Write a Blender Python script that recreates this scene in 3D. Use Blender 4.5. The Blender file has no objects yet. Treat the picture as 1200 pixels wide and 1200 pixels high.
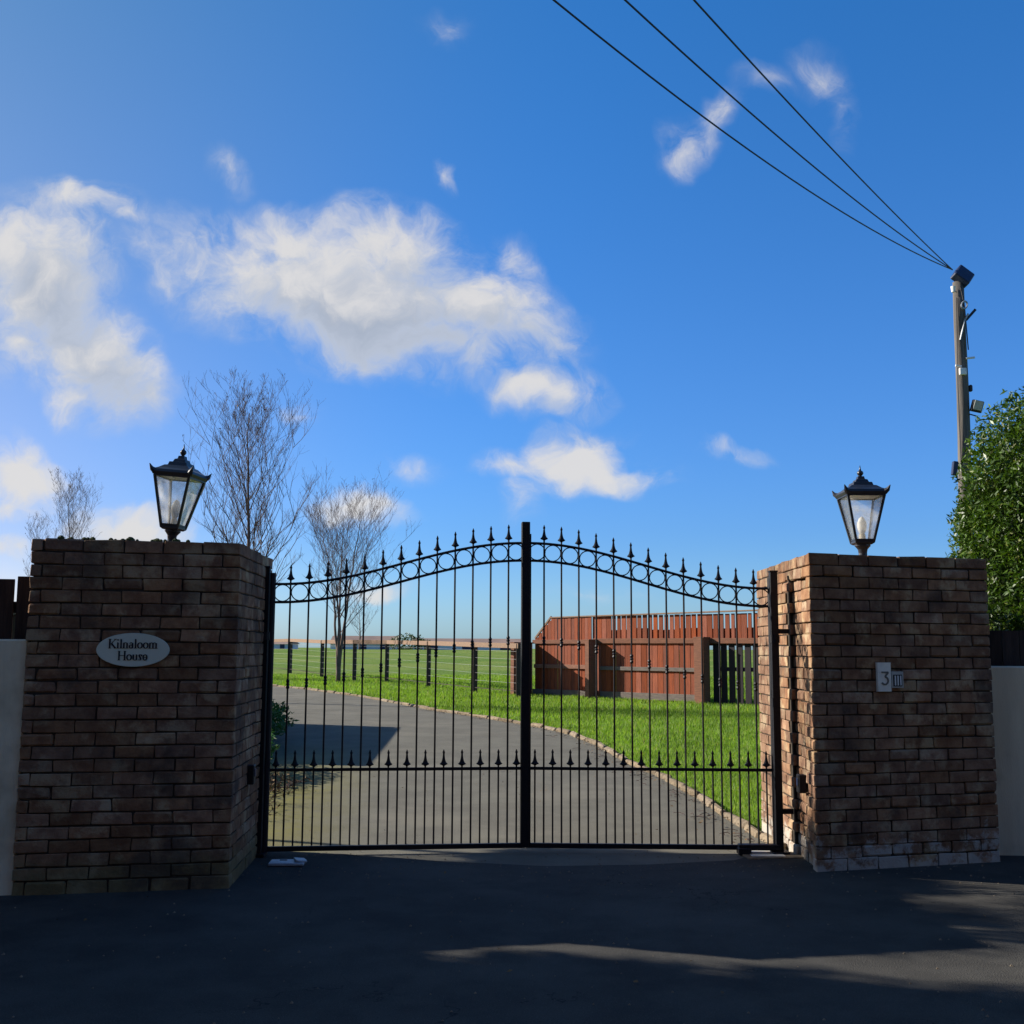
import bpy, bmesh, math, random
import numpy as np
from mathutils import Vector, Matrix
random.seed(7)
rng = np.random.default_rng(11)
S = bpy.context.scene
COL = S.collection
R = math.radians

# ------------------------------------------------------------ camera
cd = bpy.data.cameras.new('camera'); cam = bpy.data.objects.new('camera', cd); COL.objects.link(cam)
cd.sensor_width = 36; cd.sensor_fit = 'HORIZONTAL'; cd.lens = 39.0
cd.clip_start = .05; cd.clip_end = 9000
PITCH = math.atan(160 / 1300)
cam.matrix_world = (Matrix.Translation((0, 0, 1.45)) @ Matrix.Rotation(R(90) + PITCH, 4, 'X')
                    @ Matrix.Rotation(R(0.3), 4, 'Z'))
S.camera = cam
S.render.resolution_x = 1024; S.render.resolution_y = 1024
S.view_settings.view_transform = 'Standard'; S.view_settings.look = 'None'
S.view_settings.gamma = 1; S.view_settings.use_curve_mapping = False
S.view_settings.exposure = 0.95
S.render.engine = 'CYCLES'
S.cycles.max_bounces = 6; S.cycles.transparent_max_bounces = 16

# ------------------------------------------------------------ sun and sky
SUN_A, SUN_E = R(17.3), R(26.1)          # the sun stands left and a little ahead of the camera
sun_dir = Vector((-math.cos(SUN_A) * math.cos(SUN_E), math.sin(SUN_A) * math.cos(SUN_E), math.sin(SUN_E)))
sl = bpy.data.lights.new('sun', 'SUN'); sl.energy = 5.0; sl.angle = R(.5); sl.color = (1, .93, .82)
so = bpy.data.objects.new('sun', sl); COL.objects.link(so)
so.rotation_euler = sun_dir.to_track_quat('Z', 'Y').to_euler(); so.location = (-20, 5, 20)

W = bpy.data.worlds.new('World'); S.world = W; W.use_nodes = True
nt = W.node_tree; nt.nodes.clear()
def N(nt, t, **k):
    n = nt.nodes.new(t)
    for a, b in k.items(): setattr(n, a, b)
    return n
def wire(nt, node, i, v):
    if v is None: return
    if hasattr(v, 'is_output') or isinstance(v, bpy.types.NodeSocket): nt.links.new(v, node.inputs[i])
    else: node.inputs[i].default_value = v
def MA(nt, op, a, b=None, c=None, clamp=False):
    n = N(nt, 'ShaderNodeMath', operation=op, use_clamp=clamp)
    wire(nt, n, 0, a); wire(nt, n, 1, b); wire(nt, n, 2, c)
    return n.outputs[0]
def MR(nt, v, a, b, c=0., d=1., smooth=True):
    n = N(nt, 'ShaderNodeMapRange', interpolation_type='SMOOTHSTEP' if smooth else 'LINEAR')
    for i, q in enumerate((v, a, b, c, d)): wire(nt, n, i, q)
    return n.outputs[0]
def MIX(nt, f, a, b, mode='MIX'):
    n = N(nt, 'ShaderNodeMix', data_type='RGBA', blend_type=mode)
    wire(nt, n, 0, f)
    for i, q in ((6, a), (7, b)):
        if isinstance(q, tuple): q = q if len(q) == 4 else (*q, 1)
        wire(nt, n, i, q)
    return n.outputs[2]
def NOI(nt, vec, scale, detail=5, rough=.55, dist=0., out=0):
    n = N(nt, 'ShaderNodeTexNoise'); n.inputs['Scale'].default_value = scale
    n.inputs['Detail'].default_value = detail; n.inputs['Roughness'].default_value = rough
    n.inputs['Distortion'].default_value = dist
    if vec is not None: nt.links.new(vec, n.inputs['Vector'])
    return n.outputs[out]

sky = N(nt, 'ShaderNodeTexSky', sky_type='NISHITA'); sky.sun_disc = False
sky.sun_elevation = SUN_E; sky.sun_rotation = math.atan2(sun_dir.x, sun_dir.y)
sky.air_density = 1.0; sky.dust_density = .7; sky.ozone_density = 2.6; sky.altitude = 50
tc = N(nt, 'ShaderNodeTexCoord'); D = tc.outputs['Generated']
sp = N(nt, 'ShaderNodeSeparateXYZ'); nt.links.new(D, sp.inputs[0])
yc = MA(nt, 'MAXIMUM', sp.outputs[1], .08)
u = MA(nt, 'DIVIDE', sp.outputs[0], yc); v = MA(nt, 'DIVIDE', sp.outputs[2], yc)
cb = N(nt, 'ShaderNodeCombineXYZ'); nt.links.new(u, cb.inputs[0]); nt.links.new(v, cb.inputs[1])
uv = cb.outputs[0]
# each cloud: centre (u, v) on the sphere's tangent plane, half sizes, tilt, density
CLOUDS = [(-0.152, 0.326, 0.152, 0.0521, -14, 1.2), (-0.24, 0.346, 0.08, 0.0378, -20, 1.0), (-0.201, 0.376, 0.056, 0.0336, 0, 0.9), (-0.105, 0.372, 0.06, 0.0378, -20, 1.0),
          (-0.033, 0.307, 0.076, 0.042, -20, 1.1), (-0.096, 0.282, 0.112, 0.0302, -6, 1.0), (-0.296, 0.363, 0.032, 0.0294, -30, 0.6), (-0.001, 0.364, 0.04, 0.021, -40, 0.5),
          (0.015, 0.29, 0.04, 0.0277, -20, 0.8), (0.031, 0.238, 0.044, 0.0227, -8, 0.95), (-0.446, 0.337, 0.06, 0.0588, -35, 1.25), (-0.387, 0.272, 0.072, 0.042, -40, 1.15),
          (-0.472, 0.362, 0.048, 0.0378, -20, 1.1), (-0.355, 0.248, 0.048, 0.0294, -10, 0.8), (-0.459, 0.28, 0.04, 0.0336, -20, 0.9), (-0.401, 0.232, 0.032, 0.021, 0, 0.8),
          (-0.411, 0.416, 0.056, 0.0185, -8, 0.68), (-0.362, 0.4, 0.028, 0.0126, 0, 0.5), (0.058, 0.171, 0.036, 0.0269, 10, 1.1), (0.07, 0.159, 0.068, 0.0185, -6, 0.85),
          (-0.0, 0.166, 0.036, 0.0151, 0, 0.6), (0.008, 0.135, 0.024, 0.021, -60, 0.42), (-0.448, 0.16, 0.04, 0.0277, -25, 1.15), (-0.344, 0.107, 0.048, 0.0168, -4, 1.15),
          (-0.463, 0.086, 0.032, 0.0126, 0, 0.7), (-0.45, 0.129, 0.032, 0.0118, 0, 0.5), (-0.14, 0.124, 0.048, 0.0151, -10, 0.85), (-0.196, 0.211, 0.02, 0.0118, 0, 0.42),
          (-0.101, 0.158, 0.04, 0.0151, 0, 0.36), (0.168, 0.478, 0.036, 0.0252, 45, 0.54), (0.193, 0.508, 0.032, 0.0185, 35, 0.45), (0.291, 0.552, 0.028, 0.0252, -10, 0.37),
          (0.306, 0.513, 0.0144, 0.0336, -5, 0.33), (0.242, 0.543, 0.032, 0.0126, 0, 0.27), (-0.066, 0.445, 0.016, 0.0101, -50, 0.51), (-0.064, 0.585, 0.028, 0.0168, 0, 0.3),
          (0.195, 0.183, 0.044, 0.0109, -8, 0.46), (-0.267, 0.446, 0.032, 0.0151, -35, 0.35), (-0.123, 0.054, 0.04, 0.0101, 0, 0.6), (0.077, 0.054, 0.048, 0.0084, 0, 0.35)]
def warp(t, src, scale, amt, detail=3):
    c = NOI(t, src, scale, detail, .55, 0, 1)
    q = N(t, 'ShaderNodeVectorMath', operation='MULTIPLY_ADD'); t.links.new(c, q.inputs[0]); q.inputs[1].default_value = (amt,) * 3
    q.inputs[2].default_value = (-amt / 2,) * 3
    a = N(t, 'ShaderNodeVectorMath', operation='ADD'); t.links.new(src, a.inputs[0]); t.links.new(q.outputs[0], a.inputs[1])
    return a.outputs[0]
def ellipses(vec, L_):
    F = None
    for (cu, cv, a, b, rot, w) in L_:
        m = N(nt, 'ShaderNodeMapping', vector_type='TEXTURE'); nt.links.new(vec, m.inputs[0])
        m.inputs[1].default_value = (cu, cv, 0); m.inputs[2].default_value = (0, 0, R(rot)); m.inputs[3].default_value = (a * (1.68 if w > .94 else 1.5), b * (1.66 if w > .94 else 1.55), 1)
        L = N(nt, 'ShaderNodeVectorMath', operation='LENGTH'); nt.links.new(m.outputs[0], L.inputs[0])
        f = MA(nt, 'MULTIPLY_ADD', L.outputs['Value'], -w, w)
        F = f if F is None else MA(nt, 'SMOOTH_MAX', F, f, .10)
    return F
flat = N(nt, 'ShaderNodeVectorMath', operation='MULTIPLY'); nt.links.new(warp(nt, warp(nt, uv, 8., .075, 3), 26., .026, 4), flat.inputs[0]); flat.inputs[1].default_value = (1, 1, 0)
uvw = flat.outputs[0]
F = MA(nt, 'MAXIMUM', ellipses(uvw, CLOUDS), 0.)
ero_ = {}
def erosion(vec):
    fb = NOI(nt, vec, 8., 6, .58); wisp = NOI(nt, vec, 20., 6, .66, .5)
    return MA(nt, 'ADD', MA(nt, 'MULTIPLY', MA(nt, 'SUBTRACT', fb, .5), 1.7), MA(nt, 'MULTIPLY', MA(nt, 'SUBTRACT', wisp, .5), 1.1))
dens = MA(nt, 'ADD', F, MA(nt, 'MULTIPLY', erosion(uvw), MR(nt, F, 0., .4, .0, 1.0)))
front = MR(nt, sp.outputs[1], .1, .3)
off = N(nt, 'ShaderNodeVectorMath', operation='ADD'); nt.links.new(uvw, off.inputs[0]); off.inputs[1].default_value = (-.022, .026, 0)
BIG = [c for c in CLOUDS if c[5] >= .95 and c[2] > .03][:9]
F1 = MA(nt, 'MAXIMUM', ellipses(off.outputs[0], BIG), 0.)
dsun = MA(nt, 'ADD', F1, MA(nt, 'MULTIPLY', erosion(off.outputs[0]), .7))
alpha = MA(nt, 'MULTIPLY', MR(nt, dens, .04, .86), front)
# the same kind of scattered cloud goes on outside the frame
gn = NOI(nt, D, 3.2, 6, .55)
gmask = MA(nt, 'MULTIPLY', MR(nt, sp.outputs[1], .72, .5), MR(nt, sp.outputs[2], .02, .15))
ga = MA(nt, 'MULTIPLY', MR(nt, gn, .56, .70), gmask)
alpha = MA(nt, 'MAXIMUM', MA(nt, 'MULTIPLY', alpha, .93), MA(nt, 'MULTIPLY', ga, .85))
hz = MR(nt, sp.outputs[2], .03, .55, smooth=False)
# whitish circumsolar veil on the sun's side of the sky
sd = N(nt, 'ShaderNodeVectorMath', operation='DOT_PRODUCT'); nt.links.new(D, sd.inputs[0]); sd.inputs[1].default_value = tuple(sun_dir)
veil = MR(nt, sd.outputs['Value'], .35, .90)
tint = MIX(nt, 1.0, sky.outputs[0], MIX(nt, hz, (.47, .80, 1.42), (.26, .93, 1.56)), 'MULTIPLY')
tint = MIX(nt, 1.0, tint, MIX(nt, veil, (1., 1., 1.), (2.15, .93, .64)), 'MULTIPLY')
tint = MIX(nt, 1.0, tint, MIX(nt, MR(nt, sp.outputs[2], .0, .11), (1.42, 1.30, 1.16), (1., 1., 1.)), 'MULTIPLY')
# lit where the cloud is thinner towards the sun, grey where it is thicker
lit = MR(nt, MA(nt, 'SUBTRACT', MA(nt, 'MULTIPLY', dens, .80), dsun), -.30, .34)
body = MR(nt, dens, .5, 1.3)
ccol = MIX(nt, lit, MIX(nt, body, (4.6, 5.0, 5.8), (3.5, 3.9, 4.6)), (6.3, 6.15, 6.0))
bg_col = MIX(nt, alpha, tint, ccol)
bg = N(nt, 'ShaderNodeBackground'); nt.links.new(bg_col, bg.inputs[0]); bg.inputs[1].default_value = .062
wo = N(nt, 'ShaderNodeOutputWorld'); nt.links.new(bg.outputs[0], wo.inputs[0])

# ------------------------------------------------------------ helpers
def zg(y):
    return np.interp(y, [-1e9, 9, 22, 28, 40, 60, 120, 170, 400, 5000], [0, 0, .2, .28, .4, .62, 1.3, 1.25, .9, .9])

def mat(name, c1, c2=None, scale=5, rough=.7, bump=.0, bscale=30, metal=0., var=0., spec=.3, c3=None, s3=1.5, t3=.55, stretch=None, detail=6, extra=None):
    m = bpy.data.materials.new(name); m.use_nodes = True; t = m.node_tree; t.nodes.clear()
    b = N(t, 'ShaderNodeBsdfPrincipled'); o = N(t, 'ShaderNodeOutputMaterial'); t.links.new(b.outputs[0], o.inputs[0])
    g = N(t, 'ShaderNodeNewGeometry'); P = g.outputs['Position']
    if stretch:
        mp = N(t, 'ShaderNodeMapping'); t.links.new(P, mp.inputs[0]); mp.inputs[3].default_value = stretch; P2 = mp.outputs[0]
    else: P2 = P
    if c2 is None: c2 = tuple(x * .7 for x in c1)
    f = MR(t, NOI(t, P2, scale, detail, .6), .32, .68)
    c = MIX(t, f, c1, c2)
    if c3 is not None: c = MIX(t, MR(t, NOI(t, P, s3, 5, .6), t3 - .08, t3 + .08), c, c3)
    if var:
        oi = N(t, 'ShaderNodeObjectInfo')
        hs = N(t, 'ShaderNodeHueSaturation'); hs.inputs['Saturation'].default_value = 1
        t.links.new(MR(t, oi.outputs['Random'], 0, 1, 1 - var, 1 + var, False), hs.inputs['Value'])
        t.links.new(MR(t, MA(t, 'FRACT', MA(t, 'MULTIPLY', oi.outputs['Random'], 17.3)), 0, 1, 1 - var * .25, 1 + var * .5, False), hs.inputs['Saturation'])
        t.links.new(c, hs.inputs['Color']); c = hs.outputs[0]
    if extra: c = extra(t, c, P)
    t.links.new(c, b.inputs['Base Color'])
    b.inputs['Roughness'].default_value = rough; b.inputs['Metallic'].default_value = metal
    b.inputs['Specular IOR Level'].default_value = spec
    if bump:
        bp = N(t, 'ShaderNodeBump'); bp.inputs['Strength'].default_value = 1; bp.inputs['Distance'].default_value = bump
        t.links.new(NOI(t, P2, bscale, 6, .6), bp.inputs['Height']); t.links.new(bp.outputs[0], b.inputs['Normal'])
    return m

def tag(o, label=None, cat=None, group=None, kind=None):
    if label: o['label'] = label
    if cat: o['category'] = cat
    if group: o['group'] = group
    if kind: o['kind'] = kind
    return o

class MB:
    def __init__(s): s.v = []; s.f = []
    def add(s, vs, fs):
        n = len(s.v); s.v += [tuple(p) for p in vs]; s.f += [tuple(i + n for i in f) for f in fs]; return s
    def box(s, c, d, rot=None, bev=0.0):
        h = [x / 2 for x in d]
        vs, fs = chamfer(lambda a, b, e: Vector((a * h[0], b * h[1], e * h[2])), h, bev)
        M = rot if rot is not None else Matrix.Identity(3)
        return s.add([M @ p + Vector(c) for p in vs], fs)
    def tube(s, pts, rad, n=8, cap=True):
        pts = [Vector(p) for p in pts]
        if not isinstance(rad, (list, tuple)): rad = [rad] * len(pts)
        vs = []; up = None
        for i, p in enumerate(pts):
            a = pts[max(i - 1, 0)]; b = pts[min(i + 1, len(pts) - 1)]; d = (b - a)
            d = d.normalized() if d.length > 1e-9 else Vector((0, 0, 1))
            if up is None: up = Vector((1, 0, 0)) if abs(d.x) < .8 else Vector((0, 1, 0))
            x = (up - d * up.dot(d)).normalized(); y = d.cross(x); up = x
            for k in range(n):
                t = 2 * math.pi * k / n + math.pi / n
                vs.append(p + (x * math.cos(t) + y * math.sin(t)) * rad[i])
        fs = [(i * n + k, i * n + (k + 1) % n, (i + 1) * n + (k + 1) % n, (i + 1) * n + k) for i in range(len(pts) - 1) for k in range(n)]
        if cap: fs += [tuple(range(n))[::-1], tuple((len(pts) - 1) * n + k for k in range(n))]
        return s.add(vs, fs)
    def ring(s, c, r, t, ax, n=20, m=5):      # torus; ax = in-plane horizontal direction
        ax = Vector(ax).normalized(); z = Vector((0, 0, 1)); nn = ax.cross(z)
        vs = []
        for i in range(n):
            a = 2 * math.pi * i / n; o = ax * math.cos(a) + z * math.sin(a)
            for j in range(m):
                b = 2 * math.pi * j / m
                vs.append(Vector(c) + o * (r + t * math.cos(b)) + nn * t * math.sin(b))
        fs = [(i * m + j, ((i + 1) % n) * m + j, ((i + 1) % n) * m + (j + 1) % m, i * m + (j + 1) % m) for i in range(n) for j in range(m)]
        return s.add(vs, fs)
    def build(s, name, m, parent=None, loc=None, smooth=False, recalc=True):
        me = bpy.data.meshes.new(name); me.from_pydata(s.v, [], s.f)
        if recalc:
            bm = bmesh.new(); bm.from_mesh(me); bmesh.ops.recalc_face_normals(bm, faces=bm.faces); bm.to_mesh(me); bm.free()
        if smooth: me.polygons.foreach_set('use_smooth', [True] * len(me.polygons))
        me.materials.append(m)
        o = bpy.data.objects.new(name, me); COL.objects.link(o)
        if parent: o.parent = parent
        if loc is not None: o.location = loc
        return o

def chamfer(fn, h, bev):
    if bev <= 0:
        vs = [fn(a, b, c) for a in (-1, 1) for b in (-1, 1) for c in (-1, 1)]
        return vs, [(0, 1, 3, 2), (4, 6, 7, 5), (0, 4, 5, 1), (2, 3, 7, 6), (0, 2, 6, 4), (1, 5, 7, 3)]
    e = [min(.9, bev / max(x, 1e-6)) for x in h]
    idx = {}; vs = []
    for a in (-1, 1):
        for b in (-1, 1):
            for c in (-1, 1):
                for i in range(3):
                    q = [a, b, c]
                    for j in range(3):
                        if j != i: q[j] *= 1 - e[j]
                    idx[(a, b, c, i)] = len(vs); vs.append(fn(*q))
    fs = []
    for i in range(3):
        for sgn in (-1, 1):
            ring = []
            for (p, q) in ((-1, -1), (1, -1), (1, 1), (-1, 1)):
                k = [0, 0, 0]; k[i] = sgn; k[(i + 1) % 3] = p; k[(i + 2) % 3] = q
                ring.append(idx[(*k, i)])
            fs.append(tuple(ring))
    for i in range(3):                         # edges along axis i
        j, l = (i + 1) % 3, (i + 2) % 3
        for p in (-1, 1):
            for q in (-1, 1):
                k0 = [0, 0, 0]; k0[i] = -1; k0[j] = p; k0[l] = q
                k1 = list(k0); k1[i] = 1
                fs.append((idx[(*k0, j)], idx[(*k1, j)], idx[(*k1, l)], idx[(*k0, l)]))
    for a in (-1, 1):
        for b in (-1, 1):
            for c in (-1, 1): fs.append((idx[(a, b, c, 0)], idx[(a, b, c, 1)], idx[(a, b, c, 2)]))
    return vs, fs

def empty(name, loc=(0, 0, 0), rz=0, **k):
    o = bpy.data.objects.new(name, None); COL.objects.link(o); o.location = loc; o.rotation_euler = (0, 0, rz)
    o.empty_display_size = .1
    tag(o, **k); return o

def quads_mesh(name, V, n, mat_, parent=None, per=4):
    me = bpy.data.meshes.new(name); nv = V.shape[0]
    me.vertices.add(nv); me.vertices.foreach_set('co', V.astype(np.float32).ravel())
    nf = nv // per
    me.loops.add(nv); me.loops.foreach_set('vertex_index', np.arange(nv, dtype=np.int32))
    me.polygons.add(nf); me.polygons.foreach_set('loop_start', np.arange(0, nv, per, dtype=np.int32))
    me.polygons.foreach_set('loop_total', np.full(nf, per, dtype=np.int32))
    me.update(calc_edges=True); me.materials.append(mat_)
    o = bpy.data.objects.new(name, me); COL.objects.link(o)
    if parent: o.parent = parent
    return o

# ------------------------------------------------------------ materials
def sweep(t, c, P):      # old paint splashed along the foot of the right pillar
    s = N(t, 'ShaderNodeSeparateXYZ'); t.links.new(P, s.inputs[0])
    low = MR(t, MA(t, 'SUBTRACT', NOI(t, P, 5.5, 8, .72), MA(t, 'MULTIPLY', s.outputs[2], .70)), .375, .485)
    right = MR(t, s.outputs[0], 1.6, 1.9)
    c = MIX(t, MA(t, 'MULTIPLY', MA(t, 'MULTIPLY', low, right), .62), c, (.48, .47, .42))
    green = MR(t, MA(t, 'ADD', s.outputs[2], MA(t, 'MULTIPLY', NOI(t, P, 4, 4, .6), -.25)), .12, -.02)
    c = MIX(t, MA(t, 'MULTIPLY', MA(t, 'MULTIPLY', green, MR(t, s.outputs[0], 1., .5)), .6), c, (.13, .13, .06))
    soot = MR(t, NOI(t, P, 2.3, 5, .6), .52, .66)
    return MIX(t, MA(t, 'MULTIPLY', soot, .70), c, (.055, .042, .036))
M_brick = mat('old_brick', (.265, .158, .096), (.155, .083, .052), 9, .92, .007, 48, var=.26, spec=.15, c3=(.33, .24, .15), s3=6, t3=.58, extra=sweep)
M_mortar = mat('dark_mortar', (.055, .045, .036), (.03, .025, .02), 20, .95, .003, 60, spec=.1)
M_iron = mat('black_iron', (.008, .009, .013), (.013, .013, .017), 40, .5, .0006, 220, spec=.22)
M_lampblk = mat('lamp_enamel', (.012, .014, .02), (.02, .022, .03), 30, .35, spec=.5)
M_lampin = mat('lamp_liner', (.55, .5, .38), (.45, .40, .30), 20, .6)
def chips(t, c, P):      # aggregate showing through, oil spots, fine cracks
    sp_ = NOI(t, P, 190, 2, .5); c = MIX(t, MR(t, sp_, .62, .72), c, (.15, .145, .13))
    c = MIX(t, MR(t, NOI(t, P, 130, 2, .5), .60, .72), c, (.025, .024, .023))
    c = MIX(t, MA(t, 'MULTIPLY', MR(t, NOI(t, P, 1.1, 5, .65), .52, .66), .45), c, (.030, .029, .028))
    w = N(t, 'ShaderNodeTexVoronoi', feature='DISTANCE_TO_EDGE'); w.inputs['Scale'].default_value = .55
    wv = N(t, 'ShaderNodeVectorMath', operation='ADD'); t.links.new(P, wv.inputs[0]); nz = NOI(t, P, 2.5, 5, .6, 0, 1); t.links.new(nz, wv.inputs[1]); t.links.new(wv.outputs[0], w.inputs['Vector'])
    crack = MA(t, 'MULTIPLY', MR(t, w.outputs['Distance'], .006, .0), MR(t, NOI(t, P, .8, 2), .5, .6))
    return MIX(t, MA(t, 'MULTIPLY', crack, .8), c, (.012, .012, .012))
M_tarmac = mat('forecourt_tarmac', (.046, .044, .040), (.062, .059, .053), 3, .9, .006, 120, spec=.10, c3=(.072, .068, .060), s3=.9, t3=.58, extra=chips)
def mossy(t, c, P):
    s = N(t, 'ShaderNodeSeparateXYZ'); t.links.new(P, s.inputs[0])
    # green film along the shaded left margin of the drive
    edge = MA(t, 'ADD', s.outputs[0], MA(t, 'MULTIPLY', s.outputs[1], .07))
    mk = MR(t, MA(t, 'ADD', edge, MA(t, 'MULTIPLY', NOI(t, P, 1.6, 6, .65), .7)), -.05, -1.25)
    mk = MA(t, 'MULTIPLY', mk, MR(t, s.outputs[1], 17., 11.))
    mk = MA(t, 'MULTIPLY', mk, MR(t, NOI(t, P, 7, 6, .7), .3, .6, .55, 1.))
    streak = MR(t, NOI(t, P, .9, 5, .7), .5, .75)
    c = MIX(t, MA(t, 'MULTIPLY', streak, .5), c, (.10, .092, .072))
    c = MIX(t, MR(t, NOI(t, P, 150, 2, .5), .62, .74), c, (.22, .21, .18))
    return MIX(t, MA(t, 'MULTIPLY', mk, .85), c, (.165, .15, .035))
M_drive = mat('weathered_drive', (.142, .134, .108), (.115, .108, .088), 2.2, .9, .004, 120, spec=.08, c3=(.16, .148, .118), s3=.7, t3=.6, extra=mossy)
M_soil = mat('soil_and_turf', (.12, .19, .034), (.088, .148, .027), 2.5, .95, .05, 9, spec=.05, c3=(.15, .20, .045), s3=.12, t3=.5)
M_kerb = mat('stone_kerb', (.22, .175, .12), (.13, .10, .07), 14, .9, .006, 40, var=.2, spec=.15)
M_render = mat('cream_render', (.78, .70, .50), (.66, .58, .41), 2, .85, .0025, 70, spec=.2, stretch=(3, 3, .4), c3=(.50, .43, .29), s3=1.3, t3=.60)
M_darkwood = mat('dark_fence_wood', (.06, .042, .035), (.035, .025, .022), 6, .85, .003, 30, var=.25, stretch=(8, 8, .6), spec=.2)
M_red = mat('red_stained_board', (.27, .078, .040), (.18, .054, .030), 5, .8, .003, 25, var=.26, stretch=(9, 9, .7), spec=.2)
M_rail = mat('weathered_rail', (.24, .115, .075), (.17, .085, .06), 6, .85, .003, 25, var=.15, stretch=(1, 1, 6), spec=.15)
M_grey = mat('grey_board', (.17, .14, .12), (.12, .10, .09), 6, .9, .003, 25, stretch=(1, 1, 5), spec=.15)
M_shadeslat = mat('shade_dark_slat', (.030, .024, .026), (.02, .017, .02), 6, .85, .002, 25, var=.15, stretch=(8, 8, .6), spec=.2)  # near-black stands for the shade under the fence's right end
M_post = mat('fence_post_wood', (.075, .06, .05), (.05, .04, .034), 6, .9, .004, 25, stretch=(8, 8, .6), spec=.15)
M_toprail = mat('sunbleached_rail', (.27, .18, .125), (.20, .135, .10), 5, .9, .003, 25, stretch=(.7, 6, 6), spec=.15)
M_galv = mat('galvanised_wire', (.30, .31, .32), (.22, .23, .24), 20, .5, metal=.6)
M_bark = mat('birch_bark', (.16, .115, .095), (.10, .075, .065), 10, .85, .002, 40, spec=.15)
M_twig = mat('twig_bark', (.085, .055, .05), (.06, .042, .038), 6, .8, spec=.15)
M_leafdead = mat('brown_leaf', (.16, .10, .045), (.10, .06, .03), 12, .8, var=.3)
M_pole = mat('pole_timber', (.15, .135, .12), (.085, .077, .07), 3, .9, .006, 18, stretch=(6, 6, .35), spec=.15)
M_cable = mat('cable_black', (.015, .016, .022), (.012, .012, .018), 5, .5)
M_white = mat('white_plastic', (.72, .72, .70), (.6, .6, .58), 10, .5)
M_navy = mat('dark_blue_plastic', (.018, .03, .075), (.012, .022, .06), 10, .45)
M_sign = mat('sign_enamel', (.62, .65, .53), (.55, .58, .47), 3, .45, spec=.4)
M_ink = mat('sign_lettering', (.018, .02, .025), (.014, .016, .02), 5, .6)
M_steel = mat('pale_satin_metal', (.74, .72, .64), (.60, .59, .54), 14, .42, metal=.1, spec=.5)
M_greyplate = mat('grey_plate', (.42, .42, .38), (.34, .34, .31), 20, .5)
M_plate = mat('worn_metal_plate', (.50, .54, .56), (.30, .33, .36), 9, .5, .002, 30, metal=.2)
M_barn = mat('far_white_cladding', (.62, .64, .64), (.54, .56, .57), .4, .7)
M_barnroof = mat('far_tan_roof', (.26, .18, .14), (.20, .14, .115), .5, .8)
M_litter = mat('leaf_litter', (.12, .08, .045), (.07, .048, .03), 9, .9, var=.3)
M_moss = mat('moss_clump', (.07, .09, .025), (.04, .05, .02), 20, .95, .006, 40)

def leaf_mat(name, c1, c2, c3, trans=.35, rough=.4, scale=3):
    m = bpy.data.materials.new(name); m.use_nodes = True; t = m.node_tree; t.nodes.clear()
    g = N(t, 'ShaderNodeNewGeometry'); o = N(t, 'ShaderNodeOutputMaterial')
    r = g.outputs['Random Per Island']
    c = MIX(t, MR(t, r, 0, 1), c1, c2)
    c = MIX(t, MR(t, r, .93, .97), c, c3)
    c = MIX(t, MA(t, 'MULTIPLY', MR(t, NOI(t, g.outputs['Position'], scale, 3), .35, .65), .45), c, tuple(x * .5 for x in c1))
    b = N(t, 'ShaderNodeBsdfPrincipled'); t.links.new(c, b.inputs['Base Color']); b.inputs['Roughness'].default_value = rough
    b.inputs['Specular IOR Level'].default_value = .35
    tr = N(t, 'ShaderNodeBsdfTranslucent'); t.links.new(MIX(t, 1., c, (1.25, 1.35, .6), 'MULTIPLY'), tr.inputs[0])
    mx = N(t, 'ShaderNodeMixShader'); mx.inputs[0].default_value = trans
    t.links.new(b.outputs[0], mx.inputs[1]); t.links.new(tr.outputs[0], mx.inputs[2]); t.links.new(mx.outputs[0], o.inputs[0])
    return m
M_laurel = leaf_mat('hedge_leaf', (.028, .066, .008), (.085, .155, .014), (.17, .19, .045), .26, .42, 2.2)
M_hedge2 = leaf_mat('dark_hedge_leaf', (.03, .06, .014), (.05, .09, .018), (.12, .10, .04), .2, .5)
M_warmbounce = leaf_mat('warm_bounce_leaf', (.24, .125, .05), (.30, .17, .075), (.20, .16, .06), .25, .6)  # brown chosen so the added trees bounce warm light
M_low = leaf_mat('low_shrub_leaf', (.03, .10, .02), (.05, .14, .03), (.20, .16, .07), .3, .5)
M_grass = leaf_mat('grass_blade', (.135, .245, .024), (.215, .325, .038), (.34, .31, .10), .45, .6, .9)

def glass_mat():
    m = bpy.data.materials.new('lamp_pane_glass'); m.use_nodes = True; t = m.node_tree; t.nodes.clear()
    o = N(t, 'ShaderNodeOutputMaterial'); tr = N(t, 'ShaderNodeBsdfTransparent'); gl = N(t, 'ShaderNodeBsdfGlossy')
    df = N(t, 'ShaderNodeBsdfTranslucent'); df.inputs[0].default_value = (.8, .8, .78, 1); gl.inputs['Roughness'].default_value = .08
    g = N(t, 'ShaderNodeNewGeometry')
    a = N(t, 'ShaderNodeMixShader'); t.links.new(MR(t, NOI(t, g.outputs['Position'], 14, 4), .3, .75, .10, .34), a.inputs[0])
    t.links.new(tr.outputs[0], a.inputs[1]); t.links.new(df.outputs[0], a.inputs[2])
    b = N(t, 'ShaderNodeMixShader'); lw = N(t, 'ShaderNodeLayerWeight'); lw.inputs[0].default_value = .25
    t.links.new(MA(t, 'MULTIPLY', lw.outputs['Fresnel'], .6), b.inputs[0])
    t.links.new(a.outputs[0], b.inputs[1]); t.links.new(gl.outputs[0], b.inputs[2]); t.links.new(b.outputs[0], o.inputs[0])
    return m
M_glass = glass_mat()

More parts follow.
